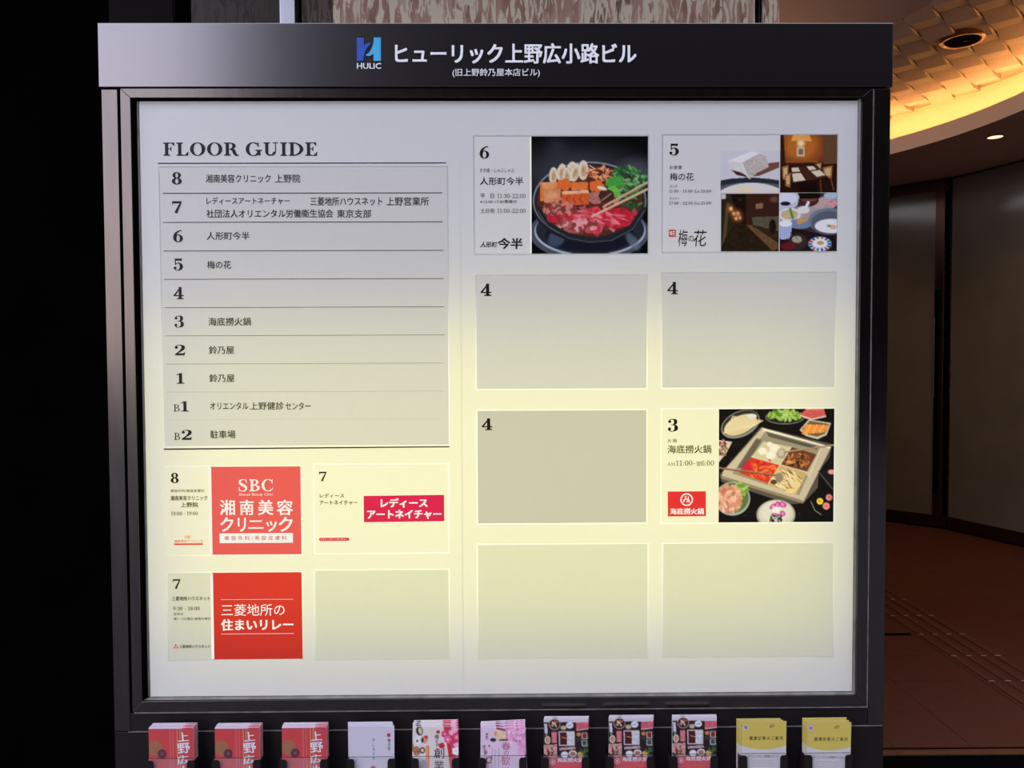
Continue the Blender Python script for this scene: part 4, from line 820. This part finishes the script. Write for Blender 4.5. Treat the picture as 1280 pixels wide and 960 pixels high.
def hotpot(c):
    c.scatter(260, (800, 440, 400, 400), 6, 4, [(52, 48, 44), (70, 64, 56), (30, 28, 26)], alpha=0.7)
    c.ell(565, 165, 135, 84, (150, 150, 140), rot=-24); c.ell(565, 160, 128, 74, (52, 50, 42), rot=-24); c.ell(565, 170, 116, 60, (224, 206, 150), rot=-24)
    for i in range(16): x = 455+i*13; c.line([(x, 226-i*3), (x+62, 112+i*2)], 7, (242, 230, 186)); c.line([(x+5, 226-i*3), (x+67, 112+i*2)], 2, (190, 170, 110))
    c.ell(640, 112, 34, 16, (230, 228, 220)); c.ell(862, 122, 130, 46, (130, 130, 120)); c.ell(862, 122, 122, 40, (40, 42, 34)); c.scatter(70, (860, 108, 110, 30), 22, 9, [(134, 176, 66), (166, 200, 90), (96, 140, 48), (186, 214, 120)])
    c.poly([(965, 100), (1010, 63), (1120, 63), (1134, 112), (1080, 130), (990, 130)], (214, 96, 84), nz=0.1); c.line([(970, 112), (1040, 136), (1132, 116)], 9, (220, 216, 200)); c.line([(1000, 70), (1120, 66)], 6, (244, 180, 160))
    c.poly([(960, 205), (1020, 136), (1170, 160), (1140, 240), (1080, 268), (1000, 246)], (206, 196, 170)); c.poly([(975, 200), (1028, 145), (1158, 168), (1128, 232), (1078, 250), (1004, 234)], (120, 96, 60)); 
    for i in range(7): x = 985+i*22; c.line([(x, 226-i*2), (x+24, 176+i)], 22, [(242, 150, 60), (250, 176, 92)][i % 2])
    c.poly([(420, 270), (512, 282), (470, 360), (420, 420)], (214, 204, 180)); c.scatter(26, (446, 330, 26, 56), 14, 9, [(150, 110, 80), (210, 180, 150), (96, 60, 44)]); c.ell(428, 290, 12, 12, (190, 40, 90))
    c.poly([(700, 186), (1176, 300), (1160, 390), (1090, 480), (1084, 590), (990, 690), (900, 700), (440, 545), (430, 495), (480, 440)], (96, 88, 74))
    c.poly([(712, 188), (1172, 318), (985, 692), (438, 520), (450, 480)], (206, 194, 160)); c.poly([(720, 196), (1168, 318), (1160, 330), (716, 210)], (246, 238, 210)); c.poly([(438, 505), (985, 674), (985, 694), (438, 525)], (150, 138, 108))
    c.poly([(735, 212), (1105, 312), (960, 640), (512, 492)], (160, 150, 122)); 
    for i in range(24): x = 746+i*13.6; c.line([(x, 222+i*3.9), (x+14, 248+i*3.7)], 6, (44, 40, 34))
    c.poly([(672, 258), (545, 450), (590, 470), (710, 270)], (120, 112, 92)); [c.line([(560+t*105, 440-t*165), (590+t*105, 452-t*165)], 3, (50, 46, 38)) for t in np.linspace(0, 1, 14)]
    c.poly([(720, 280), (905, 318), (832, 438), (640, 380)], (212, 206, 160)); c.poly([(905, 318), (1080, 370), (1015, 485), (832, 438)], (110, 66, 40)); c.poly([(640, 380), (832, 438), (755, 560), (560, 490)], (214, 66, 36)); c.poly([(832, 438), (1015, 485), (940, 635), (750, 570)], (206, 176, 112))
    c.scatter(34, (712, 462, 88, 54), 22, 10, [(232, 84, 40), (246, 140, 50), (200, 40, 46), (250, 120, 80)]); c.ell(620, 450, 34, 40, (212, 40, 60), soft=8, alpha=0.8); c.scatter(60, (950, 405, 82, 46), 16, 7, [(60, 36, 24), (190, 110, 60), (140, 84, 50), (226, 160, 100)]); c.scatter(70, (880, 540, 90, 58), 26, 5, [(240, 218, 160), (226, 196, 130), (250, 236, 190), (130, 96, 50)], rot=40)
    for x, y, r in ((715, 345, 30), (795, 328, 36), (770, 372, 34), (762, 300, 20)): c.ell(x, y, r, r*0.8, (244, 236, 200)); c.ell(x-4, y-4, r*0.6, r*0.45, (250, 248, 226), soft=4)
    c.ell(940, 570, 30, 24, (240, 214, 150)); c.ell(905, 610, 34, 18, (244, 214, 140)); c.ell(790, 550, 22, 16, (90, 70, 40))
    c.line([(905, 318), (755, 560)], 7, (224, 214, 180)); c.line([(640, 382), (1015, 487)], 7, (224, 214, 180)); c.poly([(1105, 312), (1110, 330), (1030, 520), (1000, 500)], (228, 218, 186), alpha=0.6)
    c.ell(840, 360, 30, 34, (170, 158, 130)); c.ell(838, 356, 20, 24, (206, 196, 170)); c.line([(862, 352), (1186, 308)], 11, (150, 120, 84)); c.line([(862, 349), (1186, 305)], 4, (206, 184, 146)); c.ell(826, 520, 26, 32, (150, 138, 110)); c.line([(420, 455), (800, 505)], 12, (120, 84, 56)); c.line([(420, 451), (800, 501)], 4, (190, 160, 120))
    c.ell(515, 660, 118, 112, (170, 180, 170)); c.ell(515, 655, 108, 100, (96, 120, 60)); c.scatter(40, (560, 610, 60, 50), 20, 10, [(150, 190, 80), (180, 210, 110), (110, 150, 60)]); c.scatter(150, (495, 660, 82, 88), 18, 10, [(232, 172, 140), (214, 150, 118), (244, 196, 168), (190, 122, 96)])
    c.ell(806, 768, 130, 100, (170, 172, 160)); c.ell(806, 764, 118, 92, (214, 210, 184)); c.ell(806, 750, 100, 74, (226, 224, 202), soft=6)
    for x, y, rx, ry, r in ((785, 712, 26, 14, -40), (850, 700, 28, 18, 20), (815, 702, 14, 24, 0), (800, 770, 26, 12, 10), (850, 760, 20, 16, 40)): c.ell(x, y, rx, ry, (206, 74, 150), rot=r); c.ell(x, y, rx*0.5, ry*0.5, (240, 150, 200), rot=r)
    c.scatter(26, (810, 795, 44, 26), 12, 6, [(40, 60, 40), (70, 100, 60), (24, 26, 24), (200, 190, 200)]); c.ell(806, 733, 26, 20, (244, 240, 230))
    c.poly([(1085, 480), (1188, 460), (1188, 600), (1150, 580)], (30, 30, 32)); c.line([(1090, 485), (1185, 600)], 5, (110, 106, 98)); c.ell(1176, 485, 24, 16, (240, 160, 140))
    for x, y, r_, k in ((1100, 680, 22, (246, 214, 60)), (1160, 655, 22, (238, 140, 130)), (1142, 712, 24, (240, 150, 140))): c.ell(x, y, r_, r_, k, nz=0.1); c.ell(x, y, 6, 6, tuple(v*0.7 for v in k))
    c.line([(1040, 680), (1065, 740), (1110, 770)], 4, (190, 186, 170))
photo('J', 148, 144, (420, 63, 1188, 815), (24, 22, 20), (898.8, 511.8, 1042.8, 652.8), hotpot, 'food_photo', 'photograph of a square divided hot pot with dishes around it')
for k, x in (('E', 663.6), ('J', 898.2)):
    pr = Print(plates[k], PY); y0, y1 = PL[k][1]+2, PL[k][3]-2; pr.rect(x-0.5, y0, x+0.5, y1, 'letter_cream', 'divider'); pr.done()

# ---- cabinet under the light box
MB().box(PXL, PXR, 0.0, BD, 0.06, ZSEAM-0.001).build('cabinet_panel', M['cabinet'], board, bevel=0.0012)
MB().box(at(160, 911, 0)[0], PXR-0.002, -0.0010, 0.004, ZSEAM-0.0016, ZSEAM-0.0002).build('worn_edge', M['edge_paint'], board)
MB().box(PXL+0.02, PXR-0.02, 0.03, BD-0.02, 0.0, 0.06).build('plinth', M['gap'], board)
MB().box(PXL+0.002, PXR-0.002, BD, BD+0.004, 0.06, HZ1-0.01).build('back_sheet', M['cabinet'], board)

# ================================================================ LEAFLETS AND POCKETS
LW, LH = 0.0945, 0.210
YF = -0.034                                  # front leaflet face
ztop = lambda px, py, Y=YF: at(px, py, Y)
def art(kind):
    """covers are painted in a 60 x 126 frame: x 0..60, y 0 (top) .. 126"""
    c = Canvas(66, 140, (0, 0, 60, 145 if kind == 'hotpot' else 126), {'red': (198, 72, 72), 'white': (206, 200, 212), 'plum': (222, 212, 206), 'spring': (222, 198, 218), 'hotpot': (44, 32, 34), 'yellow': (206, 186, 92)}[kind])
    if kind == 'red':
        c.ell(9, 27, 9, 10, (158, 106, 78))
        for x, k in ((29, (214, 120, 150)), (33, (206, 120, 110)), (38.6, (230, 170, 100)), (40.4, (120, 60, 80)), (42, (232, 180, 100)), (44.6, (214, 130, 120))): c.line([(x, 0), (x, 126)], 0.9, k, 0.9)
        c.ell(18, 34, 6, 6, (92, 54, 70)); c.ell(18, 34, 2.2, 2.2, (120, 80, 92)); c.ell(35, 60, 8, 6, (120, 40, 50)); c.ell(12, 80, 9, 9, (230, 180, 90)); c.ell(40, 100, 12, 12, (150, 60, 80)); c.poly([(0, 0), (60, 0), (60, 1.9), (0, 1.9)], (222, 204, 222)); c.line([(0, 2.0), (44, 2.0)], 0.35, (120, 60, 110)); c.poly([(44, 0.8), (60, 0.4), (60, 2.2), (46, 2.2)], (190, 60, 84))
    if kind == 'white':
        for k in range(5): a = k*1.257-1.57; c.ell(32+3.2*math.cos(a), 58+3.2*math.sin(a), 3, 3, (188, 44, 66))
        c.ell(32, 58, 1.3, 1.3, (236, 200, 150))
    if kind == 'plum':
        c.poly([(40, 0), (60, 0), (60, 30), (58, 60), (50, 60), (46, 30)], (206, 62, 76)); c.poly([(46, 20), (56, 40), (60, 80), (52, 90), (50, 50)], (190, 46, 50))
        for x, y, r in ((42, 10, 5), (46, 17, 5.5), (55, 4, 5), (58, 14, 4), (55, 24, 5), (51, 8, 4), (59, 24, 4)):
            for k in range(5): a = k*1.257; c.ell(x+r*0.5*math.cos(a), y+r*0.5*math.sin(a), r*0.48, r*0.48, [(232, 110, 160), (222, 64, 110), (240, 170, 200)][int(x+y) % 3])
            c.ell(x, y, r*0.25, r*0.25, (250, 210, 200))
        for k in range(5): a = k*1.257; c.ell(38+2.2*math.cos(a), 25+2.2*math.sin(a), 2, 2, (206, 40, 60))
        for k in range(5): a = k*1.257; c.ell(57+3*math.cos(a), 32+3*math.sin(a), 2.6, 2.6, (240, 236, 240))
        c.ell(8, 6, 4.5, 6, (50, 46, 60), rot=-15); c.ell(9, 6, 2.4, 4.4, (226, 200, 150), rot=-15); c.ell(6, 18, 5, 6, (230, 228, 224)); c.ell(5, 19, 1.2, 1.6, (60, 40, 40)); c.ell(15, 17, 4.5, 5, (210, 150, 130)); c.ell(12, 18, 1.8, 3, (70, 40, 40)); c.ell(17, 14, 2.6, 2, (190, 50, 60))
        c.ell(4, 32, 5.5, 6, (176, 120, 90), nz=0.3); c.ell(12, 31, 3.8, 4, (40, 36, 40)); c.ell(12, 31, 2.4, 2.4, (226, 206, 150)); c.line([(19, 27), (20, 126)], 4.4, (226, 124, 66)); c.line([(18.6, 27), (19.6, 126)], 1.2, (244, 170, 120)); c.ell(14, 52, 5, 9, (164, 156, 164))
    if kind == 'spring':
        c.ell(46, 8, 16, 11, (226, 160, 196), nz=0.12, nk=1); c.ell(56, 24, 7, 14, (226, 164, 198), nz=0.12, nk=1); c.scatter(30, (48, 12, 14, 12), 2.2, 1.6, [(244, 214, 230), (214, 120, 166), (236, 180, 208)])
        c.poly([(20, 6), (34, 6), (34, 18), (20, 18)], (226, 196, 160), nz=0.1); c.ell(17, 17, 4, 2.4, (50, 46, 60)); c.ell(20, 9, 2, 3, (236, 160, 60)); c.line([(22, 2), (32, 4)], 2.4, (150, 50, 60)); c.line([(26, 17), (36, 17)], 2, (90, 40, 60)); c.ell(12, 25, 1.4, 1.4, (206, 50, 80)); c.line([(16, 27), (16, 100)], 0.5, (120, 110, 120)); c.line([(25, 27), (25, 100)], 0.5, (120, 110, 120)); c.line([(20, 30), (20, 60)], 1.0, (110, 100, 110), 0.5)
        c.poly([(8, 40), (16, 38), (14, 48), (7, 47)], (150, 30, 50)); c.poly([(9.5, 41), (14, 40), (13, 46), (9, 46)], (226, 214, 226))
    if kind == 'hotpot':
        c.poly([(0, 0), (60, 0), (60, 6.2), (0, 5.6)], (208, 198, 208)); c.poly([(1, 8), (5, 8), (5.5, 22), (4, 26), (2, 24)], (206, 206, 216)); c.ell(3.2, 23, 1.2, 1.2, (40, 34, 36))
        c.ell(15, 9, 8, 8.2, (170, 150, 130)); c.ell(15, 8.6, 7, 7.2, (58, 36, 34)); c.scatter(14, (15, 8, 6, 5), 1.7, 1.2, [(120, 150, 90), (226, 210, 180), (180, 90, 70)]); c.ell(27, 14, 4, 3.4, (196, 172, 140), nz=0.1); c.ell(35.5, 10.5, 5, 4.8, (222, 222, 232)); c.line([(33, 11), (38, 10)], 0.7, (60, 60, 80))
        c.poly([(44, 6), (60, 6), (60, 16), (50, 18), (44, 18)], (206, 96, 110), nz=0.15); c.line([(45, 18), (60, 16)], 1.1, (222, 210, 210)); c.poly([(11, 20), (17.5, 20), (18, 36), (11.5, 36)], (214, 96, 104), nz=0.1); c.poly([(10.8, 19.4), (18, 19.4), (18.4, 36.8), (11, 36.8)], (226, 190, 190), alpha=0.25)
        c.poly([(20.5, 19), (42, 19), (42.5, 41), (21, 41)], (206, 200, 204)); c.poly([(22, 20.5), (40.5, 20.5), (41, 39.5), (22.3, 39.5)], (82, 28, 34)); c.poly([(31.5, 20.5), (40.5, 20.5), (41, 39.5), (31.8, 39.5)], (204, 204, 206), nz=0.12); c.line([(25, 28), (32, 30)], 0.9, (226, 190, 150))
        c.ell(47.5, 24, 3, 3, (196, 130, 70)); c.ell(47.5, 31, 3.4, 3.2, (70, 54, 48)); c.poly([(51.5, 21), (59, 21), (59.4, 31), (51.6, 31)], (190, 180, 176)); c.poly([(52.6, 22.2), (58, 22.2), (58.2, 29.8), (52.8, 29.8)], (140, 40, 44)); c.poly([(51.5, 32.5), (59, 32.5), (59.4, 42), (51.6, 42)], (170, 176, 176)); c.poly([(52.6, 33.7), (58, 33.7), (58.2, 40.6), (52.8, 40.6)], (70, 80, 78))
        c.ell(5.5, 32, 4, 6, (212, 206, 206)); c.ell(5.5, 32, 2.6, 4.4, (196, 140, 90)); c.poly([(0, 39), (18, 38.5), (18, 58), (9, 58), (0, 52)], (196, 150, 140), nz=0.2); c.scatter(22, (10, 48, 7, 8), 1.8, 1.3, [(150, 50, 50), (226, 200, 190), (90, 40, 36)]); c.poly([(21, 44), (42, 42), (44, 46), (22, 47.5)], (196, 160, 160), nz=0.15)
        c.ell(28.5, 54, 5, 4.8, (222, 222, 232)); c.ell(39.5, 52.5, 5.6, 5, (216, 208, 206)); c.ell(39.5, 52.8, 3.6, 3, (170, 110, 90)); c.ell(50, 54, 4.4, 4, (214, 180, 90)); c.scatter(18, (55, 48, 5, 5), 3, 0.9, [(80, 104, 64), (50, 76, 44)])
        c.poly([(0, 58.5), (60, 58.5), (60, 78), (0, 78)], (214, 22, 44)); c.ell(12, 65, 3.8, 4.2, (236, 220, 224)); c.ell(12, 65, 2.8, 3.2, (214, 22, 44)); c.ell(12, 65, 1.4, 2, (236, 220, 224)); c.poly([(0, 78), (60, 78), (60, 145), (0, 145)], (60, 40, 40), nz=0.2)
    if kind == 'yellow':
        c.poly([(0, 126), (0, 32)]+[(x, 32+5*math.sin(math.pi*x/60)) for x in range(0, 61, 4)]+[(60, 32), (60, 126)], (208, 202, 204)); c.ell(5.5, 8, 3.2, 3.2, (226, 214, 226)); c.ell(5.5, 8, 2.4, 2.4, (150, 110, 160)); c.ell(41, 6.5, 3.2, 1.6, (70, 66, 60), rot=-20); c.ell(41.3, 6.5, 2.3, 0.9, (206, 186, 92), rot=-20)
        for y in (52, 55, 58): c.line([(14, y), (44, y)], 0.6, (150, 140, 150), 0.7)
    return c.down()
covers = {}
def cover(kind, parent):
    if kind not in covers:
        o = print_mesh('printed_cover', art(kind), (0, -LH, LW, 0), -0.0009, M['paper_print'], parent); covers[kind] = o.data; return o
    return link('printed_cover', covers[kind], None, parent)
body_me = {}
def leaflet(kind, edge, px, py, depth, rot=0.0, group='', label='', front=False):
    """px, py: top left corner in the picture; depth: how far behind the front leaflet"""
    Y = YF+depth; x, z = at(px, py, Y)
    o = empty('leaflet', (x, Y, z)); o.rotation_euler = (0, math.radians(rot), 0)
    tag(o, label, 'leaflet', group)
    if edge not in body_me: q = MB().box(0, LW, -0.0008, 0.0008, -LH, 0).build('folded_sheets', M[edge], o); body_me[edge] = q.data
    else: link('folded_sheets', body_me[edge], None, o)
    cover(kind, o)
    return o
names = {'red': 'red leaflet', 'white': 'plain white leaflet', 'plum': 'cream plum blossom leaflet', 'spring': 'pale pink blossom leaflet', 'hotpot': 'dark hot pot leaflet', 'yellow': 'yellow health check leaflet'}
stacks = [ # kind, pocket description, list of (left px, top px, depth, rot) front first, then lettering
 ('red', 'leftmost pocket', [(186, 909.6, 0, 0.2), (187.6, 907.5, .004, 0.2), (189.4, 905.6, .008, 0.1), (191.0, 904.0, .012, 0)]),
 ('red', 'second pocket from the left', [(268.6, 909.4, 0, 0.1), (269.8, 907.4, .004, 0.1), (271.0, 905.6, .008, 0.1), (272.6, 904.0, .012, 0)]),
 ('red', 'third pocket from the left', [(352.4, 908.6, 0, 0.1), (353.2, 906.6, .004, 0.1), (354.0, 904.8, .008, 0.0), (355.0, 903.4, .012, -0.1)]),
 ('white', 'fourth pocket from the left', [(437, 907.4, 0, 0.3), (435.6, 905.0, .004, 0.3), (435.0, 902.6, .008, 0)]),
 ('plum', 'fifth pocket from the left', [(517.4, 908.0, 0, 0.6), (516.6, 905.2, .003, 1.2), (516.0, 903.6, .006, 1.4), (517.0, 902.0, .009, -0.2), (517.4, 900.4, .012, -0.6)]),
 ('spring', 'middle pocket', [(601.4, 908.4, 0, 1.3), (600.8, 905.4, .004, 0.6), (600.6, 903.4, .008, -1.0), (601.2, 901.8, .012, -2.2)]),
 ('hotpot', 'seventh pocket from the left', [(679.6, 898.4, 0, -0.1), (680.2, 896.6, .004, 0), (680.8, 895.4, .008, 0.2)]),
 ('hotpot', 'eighth pocket from the left', [(760.8, 897.2, 0, 0.1), (761.2, 895.4, .004, 0), (761.8, 894.0, .008, 0.0)]),
 ('hotpot', 'ninth pocket from the left', [(840.4, 896.4, 0, 0.1), (840.2, 894.8, .004, 0), (840.0, 893.6, .008, -0.1)]),
 ('yellow', 'the pocket second from the right', [(927.6, 901.6, 0, 0.3), (923.6, 900.2, .004, 0.2), (920.6, 898.4, .008, -0.1)]),
 ('yellow', 'rightmost pocket', [(1008.8, 902.6, 0, 0.8), (1006.0, 900.2, .004, 0.6), (1003.0, 897.4, .008, -0.1)])]
pock = {}
for si, (kind, where, items) in enumerate(stacks):
    for n, (px, py, dp, rot) in enumerate(items):
        edge = {'red': 'paper_white', 'white': 'paper_white', 'plum': 'paper_white', 'spring': 'paper_white', 'hotpot': 'paper_white', 'yellow': 'paper_yellow'}[kind]
        pos = 'frontmost' if n == 0 else ('rearmost' if n == len(items)-1 else ['', 'just behind the front one', 'third from the front', 'fourth from the front'][n])
        o = leaflet(kind, edge, px, py, dp, rot, 'leaflets in the '+where, names[kind]+', '+pos+' in '+where)
        if n == 0:
            if kind == 'red':
                pr = Print(o, 0); mbl = []
                def ltext(s, x0, y0, x1, y1, mat, rot=0, bold=0.0, nm='lettering'):
                    v, f = font_mesh(s, 0.0, bold); v = v.copy()
                    if rot: a = math.radians(rot); v[:, :2] = v[:, :2] @ np.array([[math.cos(a), math.sin(a)], [-math.sin(a), math.cos(a)]])
                    lo, hi = v.min(0), v.max(0); u = (v-lo)/(hi-lo+1e-9); u[:, 2] = v[:, 2]; k = LW/60
                    mb = MB().add([((x0+(x1-x0)*q[0])*k, -0.0013-q[2], -(y1+(y0-y1)*q[1])*k) for q in u], f)
                    return mb, mat, nm
            todo = []
            if kind == 'red': todo = [ltext('上', 39, 6, 54, 19, 'ink_white', rot=5, bold=0.02), ltext('野', 38, 20, 55, 35, 'ink_white', rot=6, bold=0.02), ltext('広', 38, 37.5, 54, 50, 'ink_white', rot=7, bold=0.02), ltext('小', 39, 52, 53, 64, 'ink_white', bold=0.03)]
            if kind == 'white': todo = [ltext('梅', 51, 17, 55, 22, 'ink'), ltext('の', 51.5, 23, 54.5, 27, 'ink'), ltext('花', 51, 28, 55, 33, 'ink'), ltext('お', 31, 17, 34, 20, 'ink'), ltext('し', 31, 24, 33, 28, 'ink'), ltext('な', 31, 30, 34, 33, 'ink'), ltext('が', 31, 36, 34, 39, 'ink'), ltext('き', 31, 42, 34, 46, 'ink'), (MB().box(50.5*LW/60, 54.7*LW/60, -0.0013, -0.0012, -14.5*LW/60, -10*LW/60), 'ink_red', 'seal')]
            if kind == 'plum': todo = [ltext('梅', 28, 10, 34, 17, 'ink', rot=-15), ltext('の花', 29, 18, 34, 27, 'ink', rot=-80), ltext('創', 27, 29, 41, 43, 'ink'), ltext('業', 27, 46, 41, 60, 'ink'), (MB().box(30.5*LW/60, 34.5*LW/60, -0.0013, -0.0012, -9*LW/60, -5*LW/60), 'ink_red', 'seal')]
            if kind == 'spring': todo = [ltext('春', 28, 20, 40, 31, 'ink_pink'), ltext('の', 31, 32, 38, 38, 'ink_pink'), ltext('歓', 28, 39, 40, 52, 'ink_pink'), ltext('送', 28, 54, 40, 66, 'ink_pink'), ltext('花', 6, 8, 10, 17, 'ink_grey'), ltext('お得', 2, 24, 9, 38, 'ink', rot=-70)]
            if kind == 'hotpot': todo = [ltext('海底撈火鍋', 18, 53.4, 53, 59.6, 'ink_white', bold=0.02)]
            if kind == 'yellow': todo = [ltext('健 康 診 断', 10, 20, 32, 25.4, 'ink'), ltext('の ご 案 内', 33.5, 20.2, 55, 25.4, 'ink'), ltext('オリエンタル上野健診センター', 9, 46, 52, 49.5, 'ink_grey')]
            byk = {}
            for mb, mat, nm in todo:
                byk.setdefault((nm, mat), MB()).add(mb.v, mb.f)
            for (nm, mat), mb in byk.items():
                me = bpy.data.meshes.new(nm); me.from_pydata(mb.v, [], mb.f); link(nm, me, M[mat], o)
    # the pocket: black sides, floor and lugs, clear front
    pc = items[0][0]
    xl = at(pc-3.2, 950, -0.04)[0]; xr = xl+at(60.6+200, 950, -0.04)[0]-at(200, 950, -0.04)[0]
    zt = at(640, 946.5, -0.04)[1]; zb = zt-0.185
    cut = at(12+200, 950, -0.04)[0]-at(2.5+200, 950, -0.04)[0]
    pk = MB().box(xl, xl+0.002, -0.041, 0.0, zb, zt-0.002)
    pk.box(xr-0.002, xr, -0.041, 0.0, zb, zt-0.002); pk.box(xl+0.002, xr-0.002, -0.041, 0.0, zb, zb+0.002)
    for s_, e_ in ((xl, 1), (xr, -1)):
        prof = [(s_, zb), (s_+e_*0.040, zb), (s_+e_*0.034, zb+0.012)]+[(s_+e_*cut, zb+0.03)]+[(s_+e_*cut, zt-0.006), (s_+e_*(cut-0.0015), zt-0.002), (s_+e_*(cut-0.005), zt), (s_+e_*0.002, zt), (s_, zt-0.003)]
        if e_ < 0: prof = prof[::-1]
        pk.slab(prof, -0.0430, -0.0412)
    po = pk.build('leaflet_pocket', M['cabinet'], board)
    xa = xl+0.004; xb_ = xr-0.004; zc = at(640, 944.6, -0.040)[1]
    MB().box(xa, xb_, -0.0408, -0.0398, zb+0.004, zc).build('clear_front', M['clear'], po)
    MB().box(xa, xb_, -0.0409, -0.0397, zc, zc+0.0006).build('clear_front_edge', M['edge'], po)
